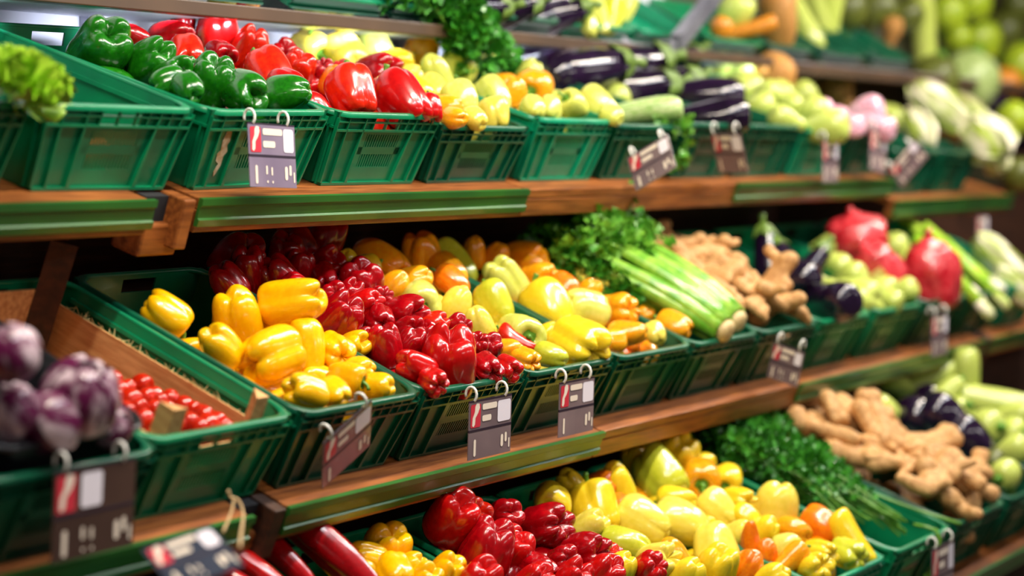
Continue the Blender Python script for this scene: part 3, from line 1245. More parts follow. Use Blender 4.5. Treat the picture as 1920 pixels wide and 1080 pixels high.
VW = {'egg': ('aubergine', 'glossy dark purple aubergine', 'aubergine'), 'squash': ('pale_squash', 'pale green squash', 'squash'), 'stripe': ('striped_squash', 'green striped squash', 'squash'),
      'tan': ('brown_root', 'knobbly tan root', 'root vegetable'), 'amber': ('amber_gourd', 'amber orange gourd', 'gourd'), 'melon': ('melon', 'pale grey-green melon', 'melon'), 'pomelo': ('pomelo', 'yellow-green pomelo', 'pomelo'),
      'olive': ('olive_melon', 'dark olive melon', 'melon'), 'pink': ('wrapped_vegetable', 'pinkish wrapped vegetable', 'vegetable')}
SW = {'egg': '', 'zuc': 'long ', 'sph': 'round ', 'pear': 'pear shaped '}


def veg(cr, px, py, wpx, shape, skin, ang=0, toward=15, z0=.18, k=0, clamp=True, wmin=0.0):
    cr, loc, W, w = settle(cr, px, py, wpx, z0, k, wmin, clamp)
    body, st = veg_mesh(shape, skin, RND.randrange(3))
    M = Matrix.Translation(W) @ axis_matrix(view_dir(ang, toward), RND.uniform(0, 6.28)).to_4x4() @ Matrix.Diagonal((w, w, w, 1))
    nm, lab, cat = VW[skin]
    lab = SW[shape] + lab if skin != 'egg' else lab
    pose = ', stem end facing out' if toward < -35 else (', end facing out' if toward > 38 else ', on its side')
    r = thing(nm, lab, cat, M, GROUPS[cr])
    link('skin', body, r)
    if st:
        link('collar' if skin == 'egg' else 'stem_stub', st, r)
    ITEMS.append((r, cr, px, py, lab + pose, words_for(cr, loc)))
    return r


def vheap(cr, z0, k, rows, clamp=True):
    big = {'egg': 1.42}
    for ln in rows.strip().split('\n'):
        f = ln.split()
        veg(cr, float(f[0]), float(f[1]), float(f[2]) * big.get(f[3], 1.08), f[3], f[4], float(f[5]), float(f[6]), float(f[7]) if len(f) > 7 else z0, k, clamp)


vheap('t6', .165, 0, """
1202 208 44 zuc stripe 8 10
1170 220 40 pear squash 20 20 .12
1015 96 62 egg egg 200 30 .20
1140 190 50 pear squash 20 20 .12
""")
vheap('t7', .19, 0, """
1094 134 74 egg egg 196 36
1172 132 76 egg egg 200 34
1252 132 52 egg egg 212 10 .175
1316 181 54 egg egg -4 4
1332 219 50 egg egg 2 4 .165
1170 172 70 egg egg 190 20 .15
1232 172 62 egg egg 200 24 .16
1110 165 60 egg egg 190 20 .14
1065 110 60 egg egg 190 30
1280 195 50 egg egg 190 20 .12
""")
vheap('t8', .18, 0, """
1400 168 62 sph squash 60 -40
1432 188 54 pear squash 40 20
1380 140 50 pear squash 60 20
1462 178 52 sph squash 60 40
1350 130 46 pear squash 60 20
1415 205 50 pear squash 20 20 .16
1458 132 34 pear amber 90 20
1506 142 36 pear amber 80 20
1475 205 46 pear squash 30 20 .16
1560 150 72 sph tan 60 20 .21
""")
vheap('t9', .17, 0, """
1514 216 52 pear squash 30 20
1541 240 62 pear squash 6 24
1550 178 44 zuc squash -46 16
1480 226 46 pear squash 160 20
1500 190 50 pear squash 40 20 .15
""")
vheap('t10', .185, 0, """
1536 206 40 sph pink 0 30
1572 216 36 sph pink 0 30
1618 214 52 pear pink 20 30
1640 236 50 pear pink -20 30
1600 236 44 sph pink 10 30
1664 216 46 pear squash -30 20
1644 168 58 sph tan 0 30 .20
1688 182 58 sph tan 20 30 .20
1668 195 50 sph tan 20 30 .18
""")
vheap('m8', .18, 0, """
1441 486 46 egg egg -82 12
1484 506 48 egg egg -60 26
1514 508 40 egg egg 236 14
1546 566 56 egg egg 0 60
1480 534 44 egg egg 30 24
1542 466 50 pear squash 16 16
1564 494 46 pear squash -30 24
1588 524 50 pear squash 30 34
1604 548 58 pear squash -20 36
1570 556 50 pear squash 150 24
1530 548 44 pear squash 60 24 .15
1500 560 44 pear squash 60 24 .12
""")
vheap('m9', .17, 0, """
1644 546 54 pear squash 0 36
1662 562 42 pear squash -20 30
1622 568 44 pear squash 160 26
1700 548 44 pear squash 30 20
1660 470 52 pear squash 20 20
1690 500 44 pear squash 40 20 .15
""")
vheap('b7', .20, 0, """
1792 816 62 egg egg 132 12
1752 800 56 egg egg 150 20
1772 780 50 egg egg 140 20 .17
1836 856 60 egg egg 130 10 .17
1500 745 44 egg egg 130 10
1860 870 52 sph olive 20 30
1885 890 56 sph squash 20 -50
1890 850 52 pear squash 30 20
""")
vheap('b8', .21, 0, """
1734 716 44 zuc squash 205 12
1748 762 46 zuc squash 220 12
1792 776 60 sph squash 220 -40
1852 802 66 sph squash 190 -60
1888 742 56 zuc squash -12 12
1828 732 48 zuc squash 94 10
1902 812 56 sph squash 190 -50
1680 716 46 pear squash 150 20
1664 770 46 pear squash 150 20
1706 800 50 pear squash 150 20 .17
1900 780 50 pear squash 10 20
""")
vheap('t12', .20, 0, """
1868 212 60 egg egg -40 20
1900 228 66 sph pomelo 60 30 .22
1912 330 60 sph olive 60 30
""", False)
vheap('u3', .03, 0, """
880 22 56 egg egg 190 20
935 26 58 egg egg 200 20
990 18 60 egg egg 195 24
1030 34 54 egg egg 200 20
960 -2 56 egg egg 190 20
""", False)
vheap('u6', .075, 0, """
1372 34 62 pear squash 60 20
1352 52 40 sph amber 60 20
1405 56 30 zuc amber 14 12
1462 44 74 pear tan 96 14
1500 34 44 zuc squash -64 14
""", False)
vheap('u7', .075, 0, """
1552 18 54 zuc squash 84 12
1528 10 40 zuc squash 110 12
1590 20 70 sph olive 84 12
""", False)
vheap('u8', .085, 0, """
1640 20 84 sph olive 40 20
1672 62 36 pear tan 80 20
1700 30 60 sph olive 40 20
1732 58 46 zuc squash 96 10
""", False)
vheap('u9', .085, 0, """
1778 26 66 sph pomelo 80 20
1822 4 72 sph pomelo 80 20
1836 78 80 sph pomelo 80 20
1796 72 50 sph pomelo 80 20
1882 60 76 sph olive 80 20
1908 14 60 sph olive 80 20
""", False)
# big fruit standing on the upper shelf end
for px, py, wpx, skin, lab in ((1818, 152, 116, 'melon', 'large pale grey-green melon hanging over the upper shelf end'), (1752, 150, 96, 'olive', 'dark olive melon next to the large pale melon'), (1886, 158, 66, 'amber', 'amber gourd next to the large pale melon'), (1915, 120, 80, 'pomelo', 'green pomelo above the amber gourd')):
    W = at_y(px, py, 3.02)
    w = wpx * (W - CAM_P).dot(FWD) / F_PX
    body, st = veg_mesh('sph', skin, 1)
    r = thing(VW[skin][0], lab, VW[skin][2], Matrix.Translation(W) @ axis_matrix(view_dir(250, 20), 1).to_4x4() @ Matrix.Diagonal((w, w, w, 1)), 'big fruit at the end of the upper shelf')
    link('skin', body, r)
    link('stem_stub', st, r)


# ginger: knobbly rhizomes grown from balls and fused
def ginger_mesh(seed):
    rnd = random.Random(seed)
    bm = bmesh.new()

    def ball(p, r):
        bmesh.ops.create_icosphere(bm, subdivisions=2, radius=r, matrix=Matrix.Translation(p) @ Matrix.Diagonal((rnd.uniform(.9, 1.15), rnd.uniform(.85, 1.1), rnd.uniform(.8, 1.0), 1)))

    def finger(p, d, n, r):
        for i in range(n):
            ball(p, r * (1 - .10 * i) * rnd.uniform(.88, 1.1))
            d = (d + Vector((rnd.uniform(-.3, .3), rnd.uniform(-.3, .3), rnd.uniform(-.2, .2)))).normalized()
            p = p + d * r * .80
        return p

    p = Vector((-.40, 0, 0))
    d = Vector((1, 0, 0))
    for i in range(7):
        r = rnd.uniform(.14, .19)
        ball(p, r)
        if i in (1, 3, 5) or rnd.random() < .25:
            s = rnd.choice((-1, 1))
            finger(p + Vector((0, s * .09, 0)), Vector((rnd.uniform(-.4, .7), s, rnd.uniform(-.3, .5))).normalized(), rnd.randint(2, 4), rnd.uniform(.11, .145))
        d = (d + Vector((0, rnd.uniform(-.45, .45), rnd.uniform(-.25, .25)))).normalized()
        p = p + d * .135
    me = bpy.data.meshes.new('tmp')
    bm.to_mesh(me)
    bm.free()
    o = bpy.data.objects.new('tmp', me)
    COL.objects.link(o)
    m = o.modifiers.new('r', 'REMESH')
    m.mode = 'VOXEL'
    m.voxel_size = .042
    m2 = o.modifiers.new('s', 'SMOOTH')
    m2.iterations = 4
    m2.factor = .5
    dg = bpy.context.evaluated_depsgraph_get()
    res = bpy.data.meshes.new_from_object(o.evaluated_get(dg))
    bpy.data.objects.remove(o)
    res.polygons.foreach_set('use_smooth', [True] * len(res.polygons))
    res.materials.clear()
    res.materials.append(VEG['ginger'])
    res.name = 'ginger_root'
    return res


GING = [ginger_mesh(s) for s in (3, 8, 15, 21, 34, 55)]


def ginger(cr, loc, ln, axis, where=None):
    c = CRATES[cr]
    z = Vector((RND.uniform(-.3, .3), RND.uniform(-.3, .3), 1))
    x = axis.normalized()
    y = z.cross(x).normalized()
    z = x.cross(y)
    M = c['M'] @ Matrix.Translation(loc) @ Matrix((x, y, z)).transposed().to_4x4() @ Matrix.Diagonal((ln, ln, ln, 1))
    r = tag(link('ginger_root', GING[RND.randrange(len(GING))]), 'x', 'ginger', GROUPS[cr])
    r.matrix_world = M
    px, py, _ = pix(M.translation)
    size = 'small' if ln < .12 else ('large' if ln > .155 else 'medium')
    ITEMS.append((r, cr, px, py, size + ' knobbly light brown ginger root', words_for(cr, loc)))


for cr, nx, ny, base, amp, l0, l1 in (('m7', 4, 8, .158, .06, .125, .19), ('b6', 4, 8, .165, .085, .145, .23)):
    c = CRATES[cr]
    for j in range(ny):
        for i in range(nx):
            x = ((i + .5 + RND.uniform(-.2, .2)) / nx - .5) * (c['W'] - .06)
            y = .04 + (c['D'] - .06) * (j + .5 + RND.uniform(-.25, .25)) / ny
            z = base + amp * math.sin(math.pi * min(1, max(0, (y + .10) / (c['D'] + .16)))) * (1 - (x / .3) ** 2) + RND.uniform(-.012, .015)
            ginger(cr, Vector((x, y, z)), RND.uniform(l0, l1), Vector((RND.uniform(-1, 1), RND.uniform(-1, 1), RND.uniform(-.35, .35))))
    for i in range(3):                       # a lower layer closes the gaps
        for j in range(4):
            ginger(cr, Vector(((i - 1) * .11, .09 + j * (c['D'] - .15) / 3.4, .09)), .17, Vector((RND.uniform(-1, 1), RND.uniform(-1, 1), .1)))
ginger('b6', Vector((.11, .10, .20)), .20, Vector((.3, -1, -.2)))
ginger('b6', Vector((.02, .36, .27)), .20, Vector((1, .5, .25)))
# ------------------------------------------------------------------ leafy things
def leaflet(b, p, d, n, s, rnd):
    """one three-lobed leaf, folded along its midrib"""
    side = d.cross(n).normalized()
    up = side.cross(d).normalized()
    f = rnd.uniform(.05, .35)
    P = lambda a, c, e: tuple(p + d * (a * s) + side * (c * s) + up * (e * s))
    i = len(b.v)
    b.v += [P(0, 0, 0), P(.35, -.55, f), P(.55, -.22, f * .5), P(.80, -.42, f), P(1.0, 0, -.1), P(.80, .42, f), P(.55, .22, f * .5), P(.35, .55, f), P(.5, 0, 0)]
    for q in ((0, 1, 2, 8), (8, 2, 3, 4), (8, 4, 5, 6), (0, 8, 6, 7)):
        b.f.append(tuple(i + k for k in q))


def rnd_vec(rnd):
    while True:
        v = Vector((rnd.uniform(-1, 1), rnd.uniform(-1, 1), rnd.uniform(-1, 1)))
        if .05 < v.length < 1:
            return v


def foliage(b, centre, size, n, s, rnd, up=Vector((0, 0, 1))):
    for _ in range(n):
        v = rnd_vec(rnd)
        v = v.normalized() * v.length ** .5
        p = centre + Vector((v.x * size[0], v.y * size[1], v.z * size[2]))
        d = (v + rnd_vec(rnd) * .8 + up * .3).normalized()
        nn = (v + rnd_vec(rnd) * .6 + up * .5).normalized()
        leaflet(b, p, d, nn, s * rnd.uniform(.7, 1.3), rnd)


def bunch(cr, name, label, cat, x, y0, y1, z0, z1, n_stalk, spread, leaf_s, n_leaf, lm, sm, rad, fluff, seed):
    """stalks lying along the crate with leaves at the far end"""
    rnd = random.Random(seed)
    c = CRATES[cr]
    r = thing(name, label, cat, c['M'], GROUPS[cr])
    lf = MB()
    for i in range(n_stalk):
        a = (i + .5) / n_stalk * 2 - 1
        xo = a * rad * 2.2 + rnd.uniform(-.2, .2) * rad
        zo = rnd.uniform(-1, 1) * rad * 1.2
        e = Vector((x + a * spread + rnd.uniform(-.02, .02), y1 + rnd.uniform(-.08, .06), z1 + rnd.uniform(-.03, .05)))
        st = Vector((x + xo, y0 + rnd.uniform(0, .02), z0 + zo))
        mid = st.lerp(e, .5) + Vector((0, 0, rnd.uniform(-.005, .02)))
        s = MB()
        s.tube(catmull([st, mid, e], 7), [rad * .9, rad * .8, rad * .7, rad * .6, rad * .5, rad * .45, rad * .35], 7)
        s.build('stalk', sm, r, True)
        for q in range(n_leaf):
            t = rnd.uniform(.45, 1.08)
            p = (st.lerp(e, t)) + rnd_vec(rnd) * fluff * (.5 + t)
            leaflet(lf, p, (rnd_vec(rnd) + Vector((0, .4, .5))).normalized(), (rnd_vec(rnd) + Vector((0, -.5, .9))).normalized(), leaf_s * rnd.uniform(.7, 1.3), rnd)
    lf.build('foliage', lm, r)
    return r


# celery: broad pale stalks joined at a cut butt, leaves at the back
def celery(label, x, y0, y1, z0, seed, lean):
    rnd = random.Random(seed)
    c = CRATES['m6']
    r = thing('celery', label, 'celery', c['M'], GROUPS['m6'])
    lf = MB()
    n = 9
    for i in range(n):
        th = 2 * math.pi * i / n + rnd.uniform(-.2, .2)
        rr = .030 if i else .008
        st = Vector((x + math.cos(th) * rr, y0, z0 + math.sin(th) * rr * .8))
        e = Vector((x + lean + math.cos(th) * .075, y1 + rnd.uniform(-.05, .04), z0 + .035 + math.sin(th) * .05))
        rows = []
        for q in range(10):
            t = q / 9
            p = st.lerp(e, t) + Vector((0, 0, .012 * math.sin(math.pi * t)))
            w = .026 * (1 - .62 * t) * (.75 + .5 * min(1, t * 4))
            ca, sa = math.cos(th), math.sin(th)
            row = []
            for k in range(9):                # open gutter cross-section facing the middle
                a = R(-115 + 230 * k / 8)
                o = Vector((math.cos(a), 0, math.sin(a)))
                row.append(p + Vector((o.x * ca - o.z * sa, 0, o.x * sa + o.z * ca)) * w)
            for k in range(8, -1, -1):
                a = R(-115 + 230 * k / 8)
                o = Vector((math.cos(a), 0, math.sin(a))) * .62
                row.append(p + Vector((o.x * ca - o.z * sa, 0, o.x * sa + o.z * ca)) * w)
            rows.append(row)
        s = MB()
        s.grid(rows, wrap=True, cap0=True, cap1=True)
        s.build('stalk', VEG['celery'], r, True)
        for q in range(5):                     # thin side stems with leaves
            p0 = st.lerp(e, .8 + .2 * q / 5)
            p1 = p0 + Vector((rnd.uniform(-.05, .05), rnd.uniform(.02, .10), rnd.uniform(-.01, .03)))
            s = MB()
            s.tube([p0, p0.lerp(p1, .5) + Vector((0, 0, .01)), p1], [.006, .005, .003], 6)
            s.build('side_stem', VEG['celery'], r, True)
            foliage(lf, p1, (.035, .045, .035), 16, .032, rnd)
    lf.build('foliage', VEG['leafl'], r)
    b = lathe_geo([(0, 0), (.5, .0), (.8, .08), (1, .4), (.95, .8), (.6, 1), (0, 1)], .7, 8, 16, wob=.1)
    o = b.build('butt', VEG['celbase'], r, True)
    o.matrix_local = Matrix.Translation((x, y0 - .004, z0)) @ Matrix.Rotation(R(90), 4, 'X') @ Matrix.Diagonal((.072, .062, .05, 1))


celery('celery bunch with cut butt next to the orange peppers', -.035, .01, .36, .185, 2, -.04)
celery('celery bunch with cut butt next to the ginger', .085, .035, .38, .190, 5, -.02)
rnd = random.Random(9)
r = thing('celery_leaves', 'dark leafy celery tops reaching up to the top shelf', 'celery', CRATES['m6']['M'], GROUPS['m6'])
b = MB()
for (x, y, z, sx, sy, sz, n) in ((-.11, .44, .19, .09, .14, .06, 420), (.07, .50, .20, .10, .11, .06, 380), (-.03, .37, .21, .08, .08, .04, 120), (.10, .44, .33, .02, .02, .04, 18), (-.13, .30, .17, .05, .10, .04, 120)):
    foliage(b, Vector((x, y, z)), (sx, sy, sz), n, .034, rnd)
b.build('foliage', VEG['leaf'], r)
for (a, e) in (((.05, .40, .2), (.10, .44, .36)), ((-.08, .4, .2), (-.14, .45, .27)), ((.0, .4, .2), (.02, .5, .27))):
    s = MB()
    s.tube([a, Vector(a).lerp(Vector(e), .5), e], [.006, .005, .004], 6)
    s.build('stalk', VEG['stalk'], r, True)

# parsley on the lowest shelf
def parsley(label, x, seed, y0):
    rnd = random.Random(seed)
    r = thing('parsley', label, 'parsley', CRATES['b5']['M'], GROUPS['b5'])
    lf = MB()
    for i in range(34):
        st = Vector((x + rnd.uniform(-.035, .035), y0 + rnd.uniform(0, .12), .150 + rnd.uniform(-.02, .025)))
        e = Vector((x + rnd.uniform(-.10, .10), .44 + rnd.uniform(-.12, .16), .205 + rnd.uniform(-.04, .035)))
        s = MB()
        s.tube(catmull([st, st.lerp(e, .5) + Vector((0, 0, rnd.uniform(-.01, .02))), e], 6), [.0034, .0032, .003, .0028, .0026, .002], 5)
        s.build('stalk', VEG['stalk'], r, True)
        foliage(lf, e, (.040, .055, .034), 26, .024, rnd)
        for q in range(9):
            p = st.lerp(e, rnd.uniform(.35, .85)) + rnd_vec(rnd) * .022 + Vector((0, 0, .012))
            leaflet(lf, p, (rnd_vec(rnd) + Vector((0, .4, .5))).normalized(), (rnd_vec(rnd) + Vector((0, -.5, .9))).normalized(), .022 * rnd.uniform(.7, 1.3), rnd)
    lf.build('foliage', VEG['leaf'], r)
    return r


parsley('dense green parsley bunch lying beside the pale peppers', -.085, 3, .14)
r = parsley('dense green parsley bunch lying beside the lower ginger', .055, 4, .07)
rnd = random.Random(19)
s = MB()
s.tube(catmull([(.14, .30, .17), (.17, .12, .175), (.20, -.02, .185)], 6), .0045, 6)
s.build('stalk', VEG['stalk'], r, True)
# one stalk end hangs over the front rim
r = thing('parsley_sprig', 'limp green sprig hanging over the parsley crate rim', 'parsley', CRATES['b5']['M'], GROUPS['b5'])
s = MB()
s.tube(catmull([(.06, .06, .17), (.07, -.005, .175), (.075, -.022, .10), (.075, -.02, .02)], 8), [.004, .005, .005, .006, .006, .006, .005, .003], 6)
s.build('stalk', VEG['stalk'], r, True)
b = MB()
foliage(b, Vector((.075, -.02, .05)), (.012, .008, .03), 10, .02, rnd)
b.build('foliage', VEG['leafl'], r)

# parsley drooping from the upper shelf
rnd = random.Random(29)
r = thing('parsley', 'dark parsley bunch drooping from the upper shelf', 'parsley', CRATES['u2']['M'], GROUPS['u2'])
b = MB()
for (x, y, z, sx, sy, sz, n) in ((-.26, .12, .07, .13, .10, .05, 320), (-.10, .10, .07, .13, .10, .05, 380), (.04, .04, .06, .10, .08, .05, 320), (.08, -.04, .02, .09, .05, .05, 240), (.17, -.07, -.04, .10, .05, .05, 220), (.30, -.08, -.10, .08, .04, .04, 130)):
    foliage(b, Vector((x, y, z)), (sx, sy, sz), n, .036, rnd)
b.build('foliage', VEG['leaf'], r)
for i in range(8):
    s = MB()
    s.tube(catmull([(-.2 + i * .03, .16, .06), (-.08 + i * .04, .02, .07), (.0 + i * .05, -.05, .0 - .01 * i)], 6), .004, 6)
    s.build('stalk', VEG['stalk'], r, True)
# sprig beside the striped squash
r = thing('herb_sprig', 'bright green leaf sprig hanging beside the striped squash', 'herb', CRATES['t6']['M'], GROUPS['t6'])
b = MB()
foliage(b, Vector((.165, .02, .17)), (.035, .03, .03), 26, .034, rnd)
foliage(b, Vector((.19, -.022, .10)), (.012, .010, .05), 16, .030, rnd)
b.build('foliage', VEG['leafl'], r)
s = MB()
s.tube(catmull([(.15, .06, .16), (.18, -.01, .17), (.19, -.02, .06)], 6), .004, 6)
s.build('stalk', VEG['stalk'], r, True)


# heads of leaves: radicchio, long white cabbage, frilly lettuce
def leaf_shell(b, rx, rz, th, span, ruffle, rnd, lift, curl=0.0, nu=9, nv=12, thick=.02):
    rows, rows2 = [], []
    ph = rnd.uniform(0, 6)
    for i in range(nv):
        v = i / (nv - 1)
        pol = R(168 - 150 * v)
        row, row2 = [], []
        for k in range(nu):
            u = k / (nu - 1) * 2 - 1
            az = th + u * span * (.35 + .75 * math.sin(math.pi * (.12 + .8 * v)))
            edge = max(abs(u) ** 3, v ** 5)
            w = lift + curl * edge + ruffle * edge * math.sin(9 * u + 7 * v + ph)
            rr = rx * (1 + w)
            p = Vector((rr * math.sin(pol) * math.cos(az), rr * math.sin(pol) * math.sin(az), -rz * (1 + w * .6) * math.cos(pol) * -1))
            row.append(p)
            row2.append(p * (1 - thick))
        rows.append(row)
        rows2.append(row2)
    b.grid(rows)
    b.grid([list(reversed(q)) for q in rows2])


def head(name, label, cat, M, rx, rz, skin, n, seed, ruffle=.05, curl=.06, group=None, span=.95):
    rnd = random.Random(seed)
    r = thing(name, label, cat, M, group)
    b = lathe_geo([(0, 0), (.5, .03), (.9, .2), (1, .5), (.9, .78), (.5, .97), (0, 1)], 1.0, 10, 18, wob=.05, seed=seed)
    o = b.build('heart', VEG[skin], r, True)
    o.matrix_local = Matrix.Diagonal((rx * 1.86, rx * 1.86, rz * 1.86, 1))
    for i in range(n):
        b = MB()
        leaf_shell(b, rx, rz, i * 2.4 + rnd.uniform(-.3, .3), span, ruffle, rnd, .02 + .022 * i, curl)
        b.build('leaf', VEG[skin], r, True)
    return r


def head_at(cr, px, py, wpx, ratio, skin, name, label, cat, ang, toward, z0, n=7, seed=1, clamp=False, **kw):
    cr2, loc, W, w = settle(cr, px, py, wpx, z0, 0, 0, clamp)
    M = Matrix.Translation(W) @ axis_matrix(-view_dir(ang, toward), seed).to_4x4()
    if skin == 'napa':
        kw = dict(ruffle=.13, curl=.12, span=.7, **kw)
        n, w = 9, w * .86
    return head(name, label, cat, M, w / 2, w / 2 * ratio, skin, n, seed, group=GROUPS[cr], **kw)


head_at('m0', 18, 662, 104, 1.0, 'rad', 'radicchio', 'round purple radicchio on top of the others in the black tray', 'radicchio', 100, 30, .34, 7, 3)
head_at('m0', 150, 745, 135, 1.1, 'rad', 'radicchio', 'large white streaked radicchio at the right end of the black tray', 'radicchio', 60, 40, .26, 8, 6)
head_at('m0', 95, 790, 105, 1.1, 'rad', 'radicchio', 'purple radicchio lying low behind the black tray rim', 'radicchio', 140, 40, .23, 7, 9)
head_at('m0', 205, 800, 80, 1.0, 'rad', 'radicchio', 'small dark radicchio wedged in the tray corner', 'radicchio', 20, 30, .20, 7, 12)
head_at('m0', 20, 770, 100, 1.0, 'rad', 'radicchio', 'dark radicchio at the outer left of the tray', 'radicchio', 120, 40, .24, 7, 15)
head_at('t11', 1770, 205, 70, 2.2, 'napa', 'white_cabbage', 'long white cabbage slanting across the top of the heap', 'cabbage', -38, 14, .27, 6, 3)
head_at('t11', 1725, 240, 58, 1.6, 'napa', 'white_cabbage', 'white cabbage at the front of the heap by the twin tags', 'cabbage', -70, 24, .21, 6, 5)
head_at('t11', 1850, 262, 92, 1.2, 'napa', 'white_cabbage', 'big pale cabbage bulging over the crate corner', 'cabbage', -50, 34, .22, 6, 7)
head_at('t11', 1872, 306, 48, 1.0, 'napa', 'white_cabbage', 'small tan cabbage hanging off the crate corner', 'cabbage', -60, 34, .17, 6, 9)
head_at('t11', 1800, 215, 70, 2.0, 'napa', 'white_cabbage', 'pale green cabbage lying behind the amber gourd', 'cabbage', -30, 20, .22, 6, 13)
veg('t11', 1788, 252, 62, 'sph', 'amber', 60, 20, .18, 0, False)
head_at('m12', 1878, 492, 58, 2.5, 'napa', 'white_cabbage', 'long pale cabbage in the teal crate on the middle shelf', 'cabbage', 138, 10, .20, 6, 17)
head_at('m12', 1905, 540, 50, 2.2, 'napa', 'white_cabbage', 'pale cabbage lying low in the teal crate', 'cabbage', 138, 10, .15, 6, 18)
# leeks
for i, (px, py, ang, wpx) in enumerate([(1795, 480, -42, 26), (1815, 496, -40, 24), (1780, 505, -46, 22), (1830, 515, -48, 22), (1800, 528, -50, 24), (1756, 462, -40, 24)]):
    cr2, loc, W, w = settle('m11', px, py, wpx, .19, 0, 0, False)
    r = thing('leek', ['uppermost long green leek', 'pale leek resting on the uppermost one', 'leek with a brown root end', 'short pale leek leaning on the rim', 'leek lying along the front rim', 'leek half hidden by the tall red bag'][i] + ' in the leek crate', 'leek', Matrix.Translation(W) @ axis_matrix(view_dir(ang, 14), 0).to_4x4(), GROUPS['m11'])
    b = MB(); b.tube([(0, 0, .16), (0, 0, .02), (0, 0, -.10)], [w * .55, w * .5, w * .45], 10); b.build('leaf_sheath', VEG['lett'], r, True)
    b = MB(); b.tube([(0, 0, -.09), (0, 0, -.14), (0, 0, -.16)], [w * .47, w * .52, w * .3], 10); b.build('white_base', VEG['napa'], r, True)

# frilly lettuce in the first top crate
rnd = random.Random(41)
W = CRATES['t0']['M'] @ on_pile('t0', 14, 180, .185, 0)
r = thing('lettuce', 'frilly bright green lettuce spilling over the crate rim', 'lettuce', Matrix.Translation(W), GROUPS['t0'])
for i in range(48):
    b = MB()
    v = rnd_vec(rnd).normalized()
    v = Vector((v.x * .10, v.y * .08, abs(v.z) * .065 - .02))
    v -= RIGHT * -.01
    d = (v.normalized() + Vector((0, 0, .4))).normalized()
    side = d.cross(Vector((rnd.uniform(-1, 1), rnd.uniform(-1, 1), .3))).normalized()
    nn = side.cross(d)
    rows = []
    ph = rnd.uniform(0, 6)
    for a in range(6):
        row = []
        for k in range(13):
            u = k / 12 * 2 - 1
            t = a / 5
            ruff = .014 * t * math.sin(9.5 * u + ph) + .010 * t * math.sin(23 * u + ph * 2)
            row.append(v * .55 + d * (t * .060 * (1 - .35 * u * u) + .006 * t * math.sin(17 * u + ph)) + side * (u * .042 * (.4 + .6 * t)) + nn * ruff)
        rows.append(row)
    b.grid(rows)
    b.build('leaf', VEG['lett'], r, True)
# a few stray pieces seen through the slots of the empty crate
for i, (x, y, z) in enumerate([(-.10, .10, .04), (-.02, .13, .035), (-.12, .20, .04), (.05, .09, .03)]):
    body, stem = pepper_meshes('plump', i % 4, 'orange')
    r = thing('bell_pepper', ['orange pepper lying behind the slots', 'second orange pepper behind the slots', 'third orange pepper deeper behind the slots', 'orange pepper by the slotted front'][i] + ' of the nearly empty crate', 'pepper', CRATES['t1']['M'] @ Matrix.Translation((x, y, z + .01)) @ Matrix.Rotation(1.3 * i, 4, 'X') @ Matrix.Diagonal((.07, .07, .07, 1)), GROUPS['t1'])
    put_pepper(r, body, stem)


# red net bags
def net_bag(cr, px, py, wpx, hpx, z0, label, seed, ang):
    cr2, loc, W, w = settle(cr, px, py, wpx, z0, 0, 0, False)
    rnd = random.Random(seed)
    r = thing('net_bag', label, 'net bag', Matrix.Translation(W) @ axis_matrix(-view_dir(ang, 10), seed).to_4x4() @ Matrix.Diagonal((w, w, w * hpx / wpx, 1)), 'red net bags on the middle shelf')
    b = MB()
    rows = []
    for i, (rr, z) in enumerate(catmull([(0, -.5), (.6, -.5), (.95, -.38), (1.0, -.05), (.93, .2), (.70, .38), (.35, .46), (.14, .52), (0, .52)], 20)):
        row = []
        for k in range(28):
            th = 2 * math.pi * k / 28
            p = Vector((max(rr, 0) * .5 * math.cos(th), max(rr, 0) * .5 * math.sin(th), z))
            q = noise.noise(p * 5 + Vector((seed, 0, 0)))
            row.append(p * (1 + .16 * q))
        rows.append(row)
    b.grid(rows, wrap=True)
    b.build('net', VEG['net'], r, True)
    b = MB()
    b.tube([(0, 0, .49), (.02, .0, .56), (.07, .02, .62)], [.05, .04, .09], 8)
    b.build('knot', VEG['net'], r, True)
    b = MB()
    b.box(-.16, .16, -.52, -.49, -.12, .10)
    b.build('paper_label', mat('bag_label', srgb(250, 226, 150), srgb(244, 190, 60), scale=12, rough=.3), r)


net_bag('m9', 1606, 440, 118, 82, .25, 'red net bag lying under the top shelf', 2, 100)
net_bag('m9', 1645, 502, 88, 100, .20, 'red net bag slanting below the other bags', 5, 130)
net_bag('m10', 1746, 512, 112, 128, .22, 'tall red net bag standing at the crate front', 8, 92)
